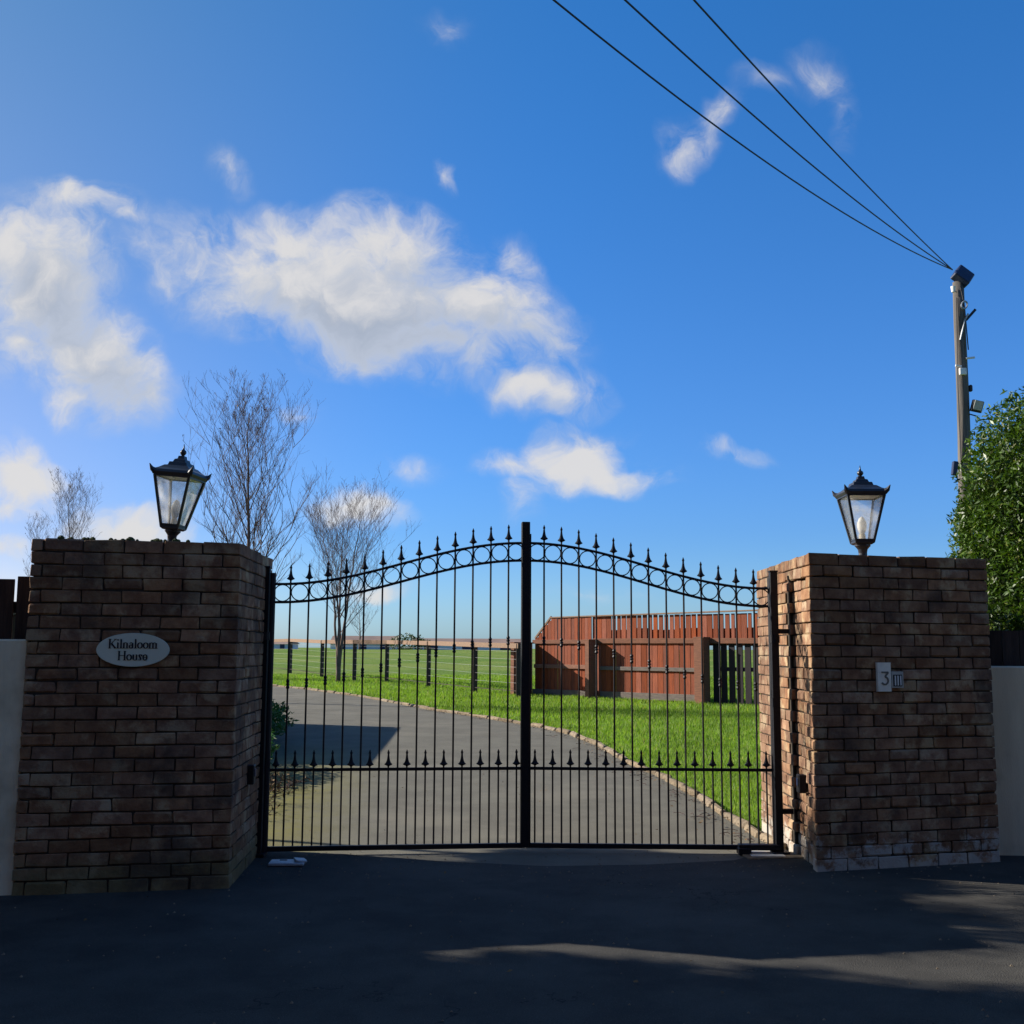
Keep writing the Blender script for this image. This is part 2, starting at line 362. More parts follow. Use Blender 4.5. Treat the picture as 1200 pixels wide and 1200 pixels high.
# ------------------------------------------------------------ ground
KERB = [(1.99, 8.35), (1.957, 8.9), (1.894, 9.65), (1.845, 10.74), (1.676, 12.53), (1.456, 13.7), (1.218, 16.05), (.891, 17.76), (.579, 18.6),
        (.019, 19.8), (-.702, 21.2), (-1.506, 22.6), (-2.402, 24.58), (-3.6, 27.26), (-5.538, 30.76), (-6.867, 32.74), (-9.2, 36.0), (-13, 41), (-19, 48)]
LEFT = [(-1.9, 8.35), (-2.2, 9.2), (-2.55, 10.8), (-2.95, 12.6), (-3.5, 15), (-4.3, 18), (-6.2, 21.5), (-9, 26), (-13, 31.5), (-18, 37.5), (-24, 44), (-30, 50)]
def grid_sheet(name, xs, ys, dz, m):
    X, Y = np.meshgrid(xs, ys, indexing='ij'); Z = zg(Y) + dz
    v = np.stack([X, Y, Z], -1).reshape(-1, 3); nx, ny = len(xs), len(ys)
    f = [(i * ny + j, (i + 1) * ny + j, (i + 1) * ny + j + 1, i * ny + j + 1) for i in range(nx - 1) for j in range(ny - 1)]
    me = bpy.data.meshes.new(name); me.from_pydata(v.tolist(), [], f); me.materials.append(m)
    o = bpy.data.objects.new(name, me); COL.objects.link(o); return o
o = grid_sheet('field', [-4000, -400, -60, -20, -8, 0, 8, 20, 60, 400, 4000],
               [-60, -20, 0, 5, 9, 12, 16, 20, 22, 25, 28, 32, 36, 40, 50, 60, 75, 90, 105, 120, 135, 170, 260, 400, 1200, 5000], -.03, M_soil)
tag(o, 'green grass field and lawn rolling away behind the gate', kind='structure')
# forecourt in front of the gate, its far edge bowed as in the picture
m = MB(); far = [(-9, 6.3), (-3.3, 7.2), (-1.75, 8.22), (-1.194, 8.10), (-.5, 7.86), (.242, 7.69), (.94, 7.767), (1.553, 7.937), (1.80, 8.2), (3.0, 8.4), (9, 8.4)]
vs = []; fs = []
for i, (x, y) in enumerate(far): vs += [(x, -12, 0), (x, y, 0)]
for i in range(len(far) - 1): fs.append((2 * i, 2 * i + 2, 2 * i + 3, 2 * i + 1))
m.add(vs, fs); o = m.build('forecourt', M_tarmac); tag(o, 'dark tarmac forecourt in front of the gate', kind='structure')
# drive: strip between kerb and left margin, resampled
def resample(P, n):
    P = np.array(P, float); d = np.r_[0, np.cumsum(np.hypot(*np.diff(P, axis=0).T))]; t = np.linspace(0, d[-1], n)
    return np.stack([np.interp(t, d, P[:, 0]), np.interp(t, d, P[:, 1])], 1)
Kp = resample([(1.99, 7.6)] + KERB, 60); Lp = resample([(-1.74, 7.6)] + LEFT, 60)
vs = []; fs = []
nn = 6
for i in range(60):
    for k in range(nn + 1):
        p = Lp[i] * (1 - k / nn) + Kp[i] * (k / nn); vs.append((p[0], p[1], float(zg(p[1])) - .006 if p[1] > 8.6 else -.006 + 0))
for i in range(59):
    for k in range(nn): a = i * (nn + 1) + k; fs.append((a, a + 1, a + nn + 2, a + nn + 1))
o = MB().add(vs, fs).build('driveway', M_drive); tag(o, 'pale grey drive curving away behind the gate', kind='structure')

# kerb stones
kr = empty('kerb', (1.9, 8.6, 0), kind='structure', label='low rough stone kerb between the drive and the grass')
KK = resample(KERB[:-2], 900); dist = np.r_[0, np.cumsum(np.hypot(*np.diff(KK, axis=0).T))]
s0 = 0; base = Vector((1.9, 8.6, 0))
while s0 < dist[-1] - 1:
    L = random.uniform(.42, .75); a = Vector([np.interp(s0, dist, KK[:, j]) for j in (0, 1)]); b = Vector([np.interp(s0 + L, dist, KK[:, j]) for j in (0, 1)])
    d = (b - a); ang = math.atan2(d.y, d.x); mid = (a + b) / 2
    mb = MB(); h = (d.length / 2 - .006, .036, .05)
    j = [random.uniform(-.014, .014) for _ in range(6)]
    vs, fs = chamfer(lambda p, q, r: Vector((p * h[0] + j[0] * q, q * h[1] + j[1] * p + j[2] * r, r * h[2] + j[3] * p * q + j[4] * q)), h, .018)
    Rm = Matrix.Rotation(ang, 3, 'Z'); mb.add([Rm @ w for w in vs], fs)
    mb.build('kerb_stone', M_kerb, kr, Vector((mid.x, mid.y, float(zg(mid.y)) - .010 + random.uniform(-.009, .009))) - base)
    s0 += L

# ------------------------------------------------------------ brick pillars
def pillar(C, E, Bk, H, label, step=False):
    """C near corner with the visible side, E other front corner, Bk far end of that side"""
    C, E, Bk = Vector((*C, 0)), Vector((*E, 0)), Vector((*Bk, 0))
    Wd, Dp = (E - C).length, (Bk - C).length; e1, e2 = (E - C).normalized(), (Bk - C).normalized()
    root = empty('brick_pillar', C, label=label, cat='gate pillar', group='brick pillars either side of the gate')
    NC = 27; ch = H / NC; BL, BW, J = .227, .105, .0075
    P = lambda s, t, z: e1 * s + e2 * t + Vector((0, 0, z))
    def core(s0, s1, t0, t1, z1):
        MB().add([P(s, t, z) for s in (s0, s1) for t in (t0, t1) for z in (-.05, z1)],
                 [(0, 1, 3, 2), (4, 6, 7, 5), (0, 4, 5, 1), (2, 3, 7, 6), (0, 2, 6, 4), (1, 5, 7, 3)]).build('mortar_core', M_mortar, root)
    if step:
        core(.011, Wd - .016, .62, Dp - .016, H - .012); core(.047, Wd - .016, .014, .619, H - .014)
    else: core(.010, Wd - .016, .010, Dp - .016, H - .012)
    front, side, hid = [], [], []
    def lay(a0, a1, first):        # split a run into stretchers
        out = []; x = a0
        if first < a1 - a0 - .03: out.append((x, x + first)); x += first + J
        while x < a1 - .02:
            e = min(x + BL, a1)
            if a1 - e < .05 and e < a1: e = a1
            out.append((x, e)); x = e + J
        return out
    for k in range(NC):
        z0, z1 = k * ch + J / 2, (k + 1) * ch - J / 2
        if k == NC - 1: z1 = H
        if k % 2 == 0:
            f = lay(0, Wd, BL); sd = lay(BW + J, Dp, BL); bt = (0, BL)
        else:
            f = lay(BW + J, Wd, BL); sd = lay(0, Dp, BL)
        for i, (s0, s1) in enumerate(f): front.append((s0, s1, 0, BW, z0, z1, k))
        for i, (t0, t1) in enumerate(sd):
            off = .032 if (step and t0 > .1 and t1 < .72 and k < NC - 2) else 0
            side.append((off, off + BW, t0, t1, z0, z1, k))
        for (s0, s1) in lay(BW + J, Wd, BL if k % 2 else .11): hid.append((s0, s1, Dp - BW, Dp, z0, z1, k))
        for (t0, t1) in lay(BW + J, Dp - BW - J, BL if k % 2 else .11): hid.append((Wd - BW, Wd, t0, t1, z0, z1, k))
        for (s0, s1) in (lay(BW + J, Wd - BW - J, .11) if k == NC - 1 else []):
            for (t0, t1) in lay(BW + J, Dp - BW - J, .18): hid.append((s0, s1, t0, t1, z1 - .05, z1, k))
    side.sort(key=lambda q: q[2]); ind = front + side
    ind, rest = ind[:298], ind[298:] + hid
    def one(q, org):
        s0, s1, t0, t1, z0, z1, k = q
        jw = .0035
        pr = random.uniform(-.003, .003)
        cs = {(a, b, c): Vector([random.uniform(-jw, jw) for _ in range(3)]) for a in (-1, 1) for b in (-1, 1) for c in (-1, 1)}
        worn = random.random() < .12
        if k == 0: z0 -= .03
        def fn(a, b, c):
            kk = (1 if a > 0 else -1, 1 if b > 0 else -1, 1 if c > 0 else -1)
            s = (s0 + s1) / 2 + a * (s1 - s0) / 2; t = (t0 + t1) / 2 + b * (t1 - t0) / 2; z = (z0 + z1) / 2 + c * (z1 - z0) / 2
            if t0 == 0: t += pr
            elif t1 < Dp - .2 or True: s += pr * .6
            w = cs[kk]
            if k == NC - 1 and c > 0: w = Vector((w.x, w.y, w.z * 1.4))
            return P(s + w.x, t + w.y, z + w.z) - org
        return chamfer(fn, ((s1 - s0) / 2, (t1 - t0) / 2, (z1 - z0) / 2), .011 if worn else random.uniform(.0025, .0055))
    for q in ind:
        org = P((q[0] + q[1]) / 2, (q[2] + q[3]) / 2, (q[4] + q[5]) / 2)
        vs, fs = one(q, org); MB().add(vs, fs).build('brick', M_brick, root, org)
    mb = MB(); org = Vector((0, 0, 0))
    for q in rest: mb.add(*one(q, org))
    tag(mb.build('brickwork', M_brick, root), kind='stuff')
    return root, P, e1, e2, Wd, Dp
PL, PLf, Le1, Le2, LW, LD = pillar((-1.704, 6.947), (-2.914, 6.708), (-1.785, 8.268), 2.10,
    'left brick gate pillar with cream oval house sign and lantern on top')
PR, PRf, Re1, Re2, RW, RD = pillar((2.021, 7.535), (3.40, 7.926), (2.047, 9.271), 2.105,
    'right brick gate pillar with sunlit inner side and number plate', True)

# moss on the left pillar's top
mb = MB()
for i in range(26):
    s, t = random.uniform(.3, 1.1), random.uniform(.02, .1); r = random.uniform(.008, .022)
    c = Vector((-1.704, 6.947, 2.105)) + Le1 * s + Le2 * t
    mb.tube([c + Vector((0, 0, -.01)), c + Vector((0, 0, r * .3)), c + Vector((0, 0, r * .9))], [r, r * 1.1, r * .4], 7)
tag(mb.build('moss', M_moss), 'small moss clumps along the left pillar top', 'moss', kind='stuff')

# ------------------------------------------------------------ lettering
def text_mesh(body, size, name, m, M4, parent, ext=.0015, shear=0., extra_off=0., space=1.0):
    cu = bpy.data.curves.new('lettering', 'FONT'); cu.body = body; cu.size = size; cu.align_x = 'CENTER'; cu.align_y = 'CENTER'
    cu.extrude = ext; cu.shear = shear; cu.offset = extra_off; cu.space_character = space; cu.resolution_u = 4
    t = bpy.data.objects.new('lettering_curve', cu); COL.objects.link(t)
    dg = bpy.context.evaluated_depsgraph_get(); dg.update()
    me = bpy.data.meshes.new_from_object(t.evaluated_get(dg)); me.name = name
    bpy.data.objects.remove(t); bpy.data.curves.remove(cu)
    me.transform(M4); me.materials.clear(); me.materials.append(m)
    o = bpy.data.objects.new(name, me); COL.objects.link(o); o.parent = parent
    return o
def face_frame(e):             # local X along face (left to right seen from the road), Z out of the face, Y up
    x = Vector(e).normalized(); y = Vector((0, 0, 1)); z = x.cross(y)
    return Matrix((x, y, z)).transposed().to_4x4()
# oval sign, left pillar
xd = -Le1; Fm = face_frame(xd)
def on_left(s, z, out): return Vector((-1.704, 6.947, 0)) + Le1 * s + Vector((0, 0, z)) + (xd.cross(Vector((0, 0, 1)))) * out
c0 = on_left(.615, 1.43, .0)
sg = empty('house_sign', c0, label='cream oval house name sign with dark lettering on the left pillar', cat='sign')
vs, fs = [], []; n = 56
for zz, k in ((.004, .985), (.012, 1.0), (.018, .985)):
    for i in range(n):
        a = 2 * math.pi * i / n; vs.append(Fm @ Vector((.214 * k * math.cos(a), .102 * k * math.sin(a), zz)))
for r in range(2):
    for i in range(n): fs.append((r * n + i, r * n + (i + 1) % n, (r + 1) * n + (i + 1) % n, (r + 1) * n + i))
fs += [tuple(range(n))[::-1], tuple(2 * n + i for i in range(n))]
MB().add(vs, fs).build('sign_plate', M_sign, sg)
def serif_text(body, cap, cx, cy, wscale=1.0):
    """hand-cut roman letters: thick stems, thin joins, small serifs"""
    T, t, x = .17, .07, .62
    G = {'K': (.82, [('v', .12, 0, 1), ('d', .22, .45, .72, 1.0, t), ('d', .30, .52, .74, 0, T), ('s', .12, 0), ('s', .12, 1), ('s', .72, 1), ('s', .74, 0)]),
         'i': (.34, [('v', .17, 0, x), ('s', .17, 0), ('dot', .17, .85), ('h', .08, .17, x)]),
         'l': (.34, [('v', .17, 0, 1), ('s', .17, 0), ('h', .08, .17, 1)]),
         'o': (.62, [('o', .31, x / 2, .24, x / 2)]),
         'm': (.98, [('v', .14, 0, x), ('v', .48, 0, x * .95), ('v', .82, 0, x * .95), ('a', .14, .48, x), ('a', .48, .82, x), ('s', .14, 0), ('s', .48, 0), ('s', .82, 0)]),
         'a': (.58, [('o', .26, .19, .17, .19), ('v', .43, 0, x * .9), ('a', .12, .43, x)]),
         'n': (.64, [('v', .14, 0, x), ('v', .48, 0, x * .95), ('a', .14, .48, x), ('s', .14, 0), ('s', .48, 0)]),
         'h': (.64, [('v', .14, 0, 1), ('v', .48, 0, x * .95), ('a', .14, .48, x), ('s', .14, 0), ('s', .48, 0)]),
         'H': (.92, [('v', .14, 0, 1), ('v', .74, 0, 1), ('h', .14, .74, .52), ('s', .14, 0), ('s', .74, 0), ('s', .14, 1), ('s', .74, 1)]),
         'u': (.64, [('v', .14, .1, x), ('v', .48, 0, x), ('u', .14, .48, 0), ('h', .05, .14, x), ('h', .40, .48, x)]),
         's': (.48, [('h', .08, .36, x), ('d', .10, x - .03, .34, .06, T), ('h', .06, .34, .03), ('v', .38, .45, x)]),
         'e': (.56, [('o', .28, x / 2, .21, x / 2), ('h', .10, .46, x / 2)])}
    tot = sum(G[c][0] for c in body); k = cap; mb = MB(); pen = -tot / 2
    def quad(p, q, w):
        p, q = Vector(p), Vector(q); d = (q - p).normalized(); nrm = Vector((-d.y, d.x)) * w / 2
        pts = [p + nrm, p - nrm, q - nrm, q + nrm]
        vv = [Fm @ Vector((cx + (pen + a.x) * k * wscale, cy + a.y * k, zz)) for zz in (.0175, .0205) for a in pts]
        mb.add(vv, [(0, 1, 2, 3), (4, 5, 6, 7), (0, 1, 5, 4), (1, 2, 6, 5), (2, 3, 7, 6), (3, 0, 4, 7)])
    for ch in body:
        w, st = G[ch]
        for q in st:
            if q[0] == 'v': quad((q[1], q[2]), (q[1], q[3]), T)
            elif q[0] == 'h': quad((q[1], q[3]), (q[2], q[3]), t)
            elif q[0] == 's': quad((q[1] - .15, q[2]), (q[1] + .15, q[2]), .05)
            elif q[0] == 'd': quad((q[1], q[2]), (q[3], q[4]), q[5])
            elif q[0] == 'dot': quad((q[1], q[2]), (q[1], q[2] + .14), T * .9)
            elif q[0] == 'o':
                for i in range(14):
                    a, b = 2 * math.pi * i / 14, 2 * math.pi * (i + 1) / 14
                    quad((q[1] + q[3] * math.cos(a), q[2] + q[4] * math.sin(a)), (q[1] + q[3] * math.cos(b), q[2] + q[4] * math.sin(b)), t + (T - t) * abs(math.cos((a + b) / 2)))
            elif q[0] in 'au':
                sg_ = 1 if q[0] == 'a' else -1
                mx, r = (q[1] + q[2]) / 2, (q[2] - q[1]) / 2; y0 = q[3] - .12 if sg_ > 0 else .12
                for i in range(6):
                    a, b = math.pi * i / 6, math.pi * (i + 1) / 6
                    quad((mx + r * math.cos(a), y0 + sg_ * .12 * math.sin(a)), (mx + r * math.cos(b), y0 + sg_ * .12 * math.sin(b)), t * 1.2)
        pen += w
    return mb
mb = serif_text('Kilnaloom', .054, 0, .010); mb.build('sign_lettering', M_ink, sg, recalc=True)
mb = serif_text('House', .054, 0, -.062); mb.build('sign_lettering', M_ink, sg, recalc=True)

# number plate and bell box, right pillar
xr = Re1; FmR = face_frame(xr); outR = xr.cross(Vector((0, 0, 1)))
def on_right(px_s, z, out): return Vector((2.021, 7.535, 0)) + Re1 * px_s + Vector((0, 0, z)) + outR * out
npx = empty('number_plate', on_right(.545, 1.27, 0), label='pale vertical number plate marked 3 on the right pillar', cat='house number')
MB().box(FmR @ Vector((0, 0, .012)), (1, 1, 1), (FmR.to_3x3() @ Matrix.Diagonal((.104, .196, .022))), .0).build('plate', M_steel, npx)
m3 = MB()
def seg(a, b, w, z0=.0245, z1=.0275, cx=.004, cy=.0):
    a, b = Vector(a), Vector(b); d = (b - a).normalized(); nr = Vector((-d.y, d.x)) * w / 2
    vv = [FmR @ Vector((cx + p.x, cy + p.y, zz)) for zz in (z0 - .004, z1) for p in (a + nr, a - nr, b - nr, b + nr)]
    m3.add(vv, [(0, 1, 2, 3), (4, 5, 6, 7), (0, 1, 5, 4), (1, 2, 6, 5), (2, 3, 7, 6), (3, 0, 4, 7)])
pts3 = [(-.026, .032), (.026, .032), (.0, .002), (.014, -.004), (.024, -.018), (.022, -.036), (.006, -.050), (-.012, -.050), (-.026, -.038)]
for a, b in zip(pts3[:-1], pts3[1:]): seg(a, b, .011)
m3.build('numeral', mat('numeral_grey', (.10, .10, .09), (.14, .14, .12), 30, .5), npx)
bx = empty('bell_box', on_right(.648, 1.252, 0), label='small grey call box with three pale bars beside the number plate', cat='call box')
MB().box(FmR @ Vector((0, 0, .012)), (1, 1, 1), (FmR.to_3x3() @ Matrix.Diagonal((.092, .110, .022)))).build('plate', M_greyplate, bx)
for i in range(3):
    MB().box(FmR @ Vector((-.020 + i * .021, -.006, .025)), (1, 1, 1), (FmR.to_3x3() @ Matrix.Diagonal((.009, .066, .007)))).build('bar', M_white, bx)
MB().box(FmR @ Vector((0, -.006, .0228)), (1, 1, 1), (FmR.to_3x3() @ Matrix.Diagonal((.070, .080, .0032)))).build('recess', M_ink, bx)
# photocell boxes inside the gateway
for (C0, e2, sgn, z, t, lab) in (((-1.704, 6.947), Le2, 1, .615, .55, 'dark sensor box low on the inner side of the left pillar'),
                                 ((2.021, 7.535), Re2, -1, .53, .34, 'dark sensor box low on the sunlit side of the right pillar')):
    nrm = Vector((e2.y, -e2.x, 0)) * sgn
    if sgn < 0: nrm = Vector((-e2.y, e2.x, 0))
    c = Vector((*C0, 0)) + e2 * t + Vector((0, 0, z)) + nrm * (-.012 if sgn < 0 else 0)
    pc = empty('sensor_box', c, math.atan2(nrm.y, nrm.x), label=lab, cat='gate sensor', group='gate sensors')
    MB().box((.018, 0, 0), (.055, .075, .125), bev=.006).build('housing', M_iron, pc)
    MB().box((.0475, 0, .012), (.006, .04, .05), bev=.002).build('lens', M_navy, pc)

# ------------------------------------------------------------ lanterns
def lantern(loc, rz, label, tilt=(0, 0), sc=1.0, wide=1.0):
    root = empty('pillar_lantern', loc, label=label, cat='lamp', group='lanterns on the gate pillars')
    root.rotation_euler = (tilt[0], tilt[1], rz); root.scale = (sc * wide, sc * wide, sc * 1.10)
    def sq(z, r): return [Vector((r * math.cos(R(45 + 90 * k)), r * math.sin(R(45 + 90 * k)), z)) for k in range(4)]
    # foot and neck
    MB().tube([(0, 0, z) for z in (0, .012, .014, .03, .06, .085, .10, .108, .125)], [.062, .062, .045, .036, .033, .038, .052, .062, .062], 16).build('neck', M_lampblk, root, smooth=False)
    for k in range(3):
        a = R(30 + 120 * k); MB().tube([(.05 * math.cos(a), .05 * math.sin(a), .008), (.05 * math.cos(a), .05 * math.sin(a), .026)], .009, 6).build('bolt', M_lampblk, root)
    zb, zt, rb, rt = .135, .452, .098, .205
    MB().add(sq(.118, .085) + sq(.128, .108) + sq(.145, .108), [(0, 1, 2, 3), (8, 9, 10, 11)] + [(r * 4 + k, r * 4 + (k + 1) % 4, r * 4 + 4 + (k + 1) % 4, r * 4 + 4 + k) for r in (0, 1) for k in range(4)]).build('base_tray', M_lampblk, root)
    B, T = sq(zb, rb), sq(zt, rt)
    for k in range(4):
        MB().tube([B[k], T[k]], .0125, 4).build('corner_bar', M_lampblk, root)
        b0, b1, t0, t1 = B[k], B[(k + 1) % 4], T[k], T[(k + 1) % 4]
        MB().tube([b0 + Vector((0, 0, .012)), b1 + Vector((0, 0, .012))], .010, 4).build('sill_bar', M_lampblk, root)
        MB().tube([t0, t1], .013, 4).build('head_bar', M_lampblk, root)
        ins = .97; pv = [p * ins + Vector((0, 0, p.z * (1 - ins))) for p in (b0, b1, t1, t0)]
        pin = [Vector((p.x * .97, p.y * .97, p.z)) for p in pv]
        MB().add(pv + pin, [(0, 1, 2, 3), (4, 5, 6, 7), (0, 1, 5, 4), (1, 2, 6, 5), (2, 3, 7, 6), (3, 0, 4, 7)]).build('pane', M_glass, root)
        cn = T[k].normalized(); hd = Vector((cn.x, cn.y, 0)).normalized()   # upturned horn at each roof corner
        p0 = Vector((hd.x * .205, hd.y * .205, zt + .018)); 
        MB().tube([p0, p0 + hd * .030 + Vector((0, 0, .014)), p0 + hd * .050 + Vector((0, 0, .042))], [.024, .016, .003], 6).build('roof_horn', M_lampblk, root)
    # roof: lower skirt, concave slopes, raised cap
    prof = [(.452, .222), (.470, .236), (.486, .225), (.500, .180), (.520, .138), (.524, .112), (.545, .102), (.548, .075), (.566, .062), (.572, .040), (.590, .034)]
    vs = []
    for z, r in prof: vs += sq(z, r)
    fs = [(i * 4 + k, i * 4 + (k + 1) % 4, i * 4 + 4 + (k + 1) % 4, i * 4 + 4 + k) for i in range(len(prof) - 1) for k in range(4)] + [(3, 2, 1, 0)] + [tuple(len(vs) - 4 + k for k in range(4))]
    MB().add(vs, fs).build('roof', M_lampblk, root)
    MB().add(sq(.448, .185) + sq(.4515, .185), [(0, 1, 2, 3), (4, 5, 6, 7), (0, 1, 5, 4), (1, 2, 6, 5), (2, 3, 7, 6), (3, 0, 4, 7)]).build('reflector', M_lampin, root)
    MB().tube([(0, 0, z) for z in (.585, .595, .600, .612, .625, .632, .645, .668)], [.020, .012, .018, .026, .022, .010, .006, .002], 10).build('finial', M_lampblk, root, smooth=True)
    hl = MB().tube([(0, 0, .12), (0, 0, .19)], [.03, .024], 10).build('bulb_holder', M_lampin, root)
    MB().tube([(0, 0, z) for z in (.19, .205, .235, .27, .30, .312)], [.016, .026, .036, .036, .022, .004], 12).build('bulb', M_white, root, smooth=True)
    return root
lantern((-2.285, 7.40, 2.10), R(-8), 'black lantern with glass panes on the left brick pillar', (0, R(5.5)), .97, .87)
lantern((2.603, 8.20, 2.10), R(-1), 'black lantern with glass panes on the right brick pillar', (0, 0), .985, .94)

# ------------------------------------------------------------ gate
def finial_mb(h=.118, w=.030):
    m = MB()
    # flared skirt with a waisted spike, round in section but flattened as cast iron
    m.tube([(0, 0, z * h) for z in (0, .03, .07, .11, .15, .22, .32, .45, .60, .74, .78, .84, .90, 1.0)],
           [.0075, .010, .021, .031, .029, .020, .0145, .0105, .008, .0065, .0095, .0095, .006, .002], 8)
    m.v = [(x, y * .55, z) for x, y, z in m.v]
    return m
FIN = finial_mb().build('finial', M_iron); FIN_ME = FIN.data; bpy.data.objects.remove(FIN)
k_ = MB().tube([(0, 0, z) for z in (-.035, -.030, -.022, -.014, -.008, 0, .008, .014, .022, .030, .035)], [.007, .011, .014, .011, .009, .016, .009, .011, .014, .011, .007], 8)
KN = k_.build('knot', M_iron); KN_ME = KN.data; bpy.data.objects.remove(KN)
def inst(name, me, parent, loc, rz=0, sc=1):
    o = bpy.data.objects.new(name, me); COL.objects.link(o); o.parent = parent; o.location = loc; o.rotation_euler = (0, 0, rz); o.scale = (sc,) * 3; return o
def sm(t): return .5 - .5 * math.cos(math.pi * t)
def leaf(A, Bp, zh, zc, label, centre):
    """A hinge end, Bp meeting end; local x runs from hinge to centre"""
    A, Bp = Vector((*A, 0)), Vector((*Bp, 0)); d = Bp - A; L = d.length; rz = math.atan2(d.y, d.x)
    root = empty('iron_gate', A, rz, label=label, cat='gate', group='black iron gate leaves')
    top = lambda s: zh + (zc - zh) * sm(max(0, min(1, (s / L - .02) / .98)))
    gap = .131
    xs = [L * i / 60 for i in range(61)]
    MB().tube([(x, 0, top(x)) for x in xs], .0095, 6).build('arch_rail', M_iron, root)
    MB().tube([(x, 0, top(x) - gap) for x in xs], .0095, 6).build('arch_rail', M_iron, root)
    MB().box((L / 2, 0, .585), (L, .010, .022)).build('middle_rail', M_iron, root)
    MB().box((L / 2, 0, .040), (L, .03, .034), bev=.004).build('bottom_rail', M_iron, root)
    zend = zh + .05
    MB().tube([(0, 0, .0), (0, 0, zend + .03)], .028, 10).build('hinge_stile', M_iron, root)
    if centre: MB().box((L - .005, 0, 1.21), (.062, .055, 2.36), bev=.004).build('meeting_stile', M_iron, root)
    else: MB().box((L - .028, 0, 1.17), (.012, .030, 2.26)).build('meeting_stile', M_iron, root)
    for i in range(1, 14):
        x = L * i / 14 if centre else L * i / 14
        zt = top(x) + .005
        b = MB().tube([(0, 0, 0), (0, 0, zt + .022 - .06)], .0070, 8).build('bar', M_iron, root, (x, 0, .06))
        inst('finial', FIN_ME, b, (0, 0, zt + .018 - .06))
        inst('knot', KN_ME, b, (0, 0, top(x) - .72 - .06))
    for i in range(14):
        x0, x1 = L * i / 14 + (.02 if i == 0 else 0), L * (i + 1) / 14 - (.025 if i == 13 else 0)
        xm = (x0 + x1) / 2; zm = (top(x0) + top(x1)) / 2 - gap / 2
        slope = (top(x1) - top(x0)) / (x1 - x0); r = (gap / 2 - .006) * math.cos(math.atan(slope))
        MB().ring((0, 0, 0), r, .0045, (1, 0, 0)).build('ring', M_iron, root, (xm, 0, zm))
        b = MB().tube([(0, 0, 0), (0, 0, .55)], .0065, 8).build('short_bar', M_iron, root, (L * (i + .5) / 14, 0, .06))
        inst('finial', FIN_ME, b, (0, 0, .545), sc=1.0)
    return root
GL = leaf((-1.735, 8.04), (.108, 8.25), 1.905, 2.232, 'left leaf of the black iron arched gate, with the thick meeting post', True)
GR = leaf((1.918, 8.205), (.112, 8.25), 1.90, 2.232, 'right leaf of the black iron arched gate, lit lawn behind', False)
# hinge posts and their brackets to the pillars
for (x, y, dx, lab) in ((-1.765, 7.99, -1, 'dark steel gate post against the left pillar'), (1.925, 8.17, 1, 'dark steel gate post against the right pillar')):
    g = empty('gate_post', (x, y, 0), label=lab, cat='gate post', group='steel posts carrying the gate leaves')
    MB().box((0, 0, 1.0), (.055, .055, 2.04), bev=.004).build('post', M_iron, g)
    MB().box((0, 0, 2.024), (.062, .062, .012), bev=.002).build('post_cap', M_iron, g)
    MB().box((dx * .055, 0, 1.585), (.10, .035, .035)).build('bracket', M_iron, g)
    MB().box((dx * .055, 0, .30), (.10, .035, .035)).build('bracket', M_iron, g)
    MB().tube([(0, -.001, 1.50), (0, -.001, 1.56)], .036, 10).build('hinge_collar', M_iron, g)
    MB().box((dx * .005, 0, .012), (.12, .12, .024), bev=.004).build('foot_plate', M_iron, g)
# gate motor housing low at the right, cover plate at the left
g = empty('gate_motor', (1.80, 8.16, 0), label='low black gate motor arm by the foot of the right gate post', cat='gate motor')
MB().box((-.02, 0, .052), (.30, .07, .04), bev=.005).build('arm', M_iron, g)
MB().box((-.13, 0, .025), (.09, .10, .05), bev=.006).build('housing', M_iron, g)
MB().box((.02, -.02, .006), (.24, .20, .012), bev=.003).build('base_plate', M_steel, g)
g = empty('cover_plate', (-1.50, 7.70, 0), .05, label='bright worn metal cover plate on the ground by the left gate post', cat='metal plate')
mb = MB(); mb.box((0, 0, .012), (.235, .15, .02), bev=.005); mb.build('plate', M_plate, g)
MB().box((.085, .01, .028), (.075, .11, .012), Matrix.Rotation(.3, 3, 'Z') @ Matrix.Rotation(.12, 3, 'Y'), .003).build('lid', M_plate, g)
MB().box((-.03, .03, .0235), (.05, .012, .005)).build('handle', M_iron, g)
mb = MB(); mb.box((0, 0, .005), (.42, .22, .012), bev=.004)
o = mb.build('stone_slab', M_kerb, loc=(1.86, 8.10, 0)); o.rotation_euler = (0, 0, .12); o.location.z = -.002
tag(o, 'flat pale stone slab under the motor of the right gate leaf', 'slab')

# ------------------------------------------------------------ flanking walls with timber fences
def wall_run(P0, P1, hw, hf, label_w, label_f, gap_at=None):
    P0, P1 = Vector((*P0, 0)), Vector((*P1, 0)); d = P1 - P0; L = d.length; rz = math.atan2(d.y, d.x)
    w = empty('rendered_wall', P0, rz, label=label_w, cat='wall')
    MB().box((L / 2, .0, hw / 2 - .02), (L, .18, hw + .04), bev=.01).build('wall_panel', M_render, w)
    f = empty('timber_fence', P0, rz, label=label_f, cat='fence')
    n = int(L / .125); bw = L / n
    for i in range(n):
        x = (i + .5) * bw; gp = .030 if gap_at is not None and i == gap_at else .004
        hh = hf + random.uniform(-.012, .012)
        z0 = .9
        MB().box((0, 0, (hh - z0) / 2), (bw - gp, .022, hh - z0), bev=.002).build('board', M_darkwood, f, (x, .14, z0))
    for zz in (1.05, hf - .18): MB().box((L / 2, .18, zz), (L, .045, .07)).build('fence_rail', M_darkwood, f)
    return w
wall_run((-14.0, 4.27), (-2.93, 6.82), 1.49, 1.87, 'cream rendered wall beside the left brick pillar', 'dark board fence above the cream wall at the left edge', 88)
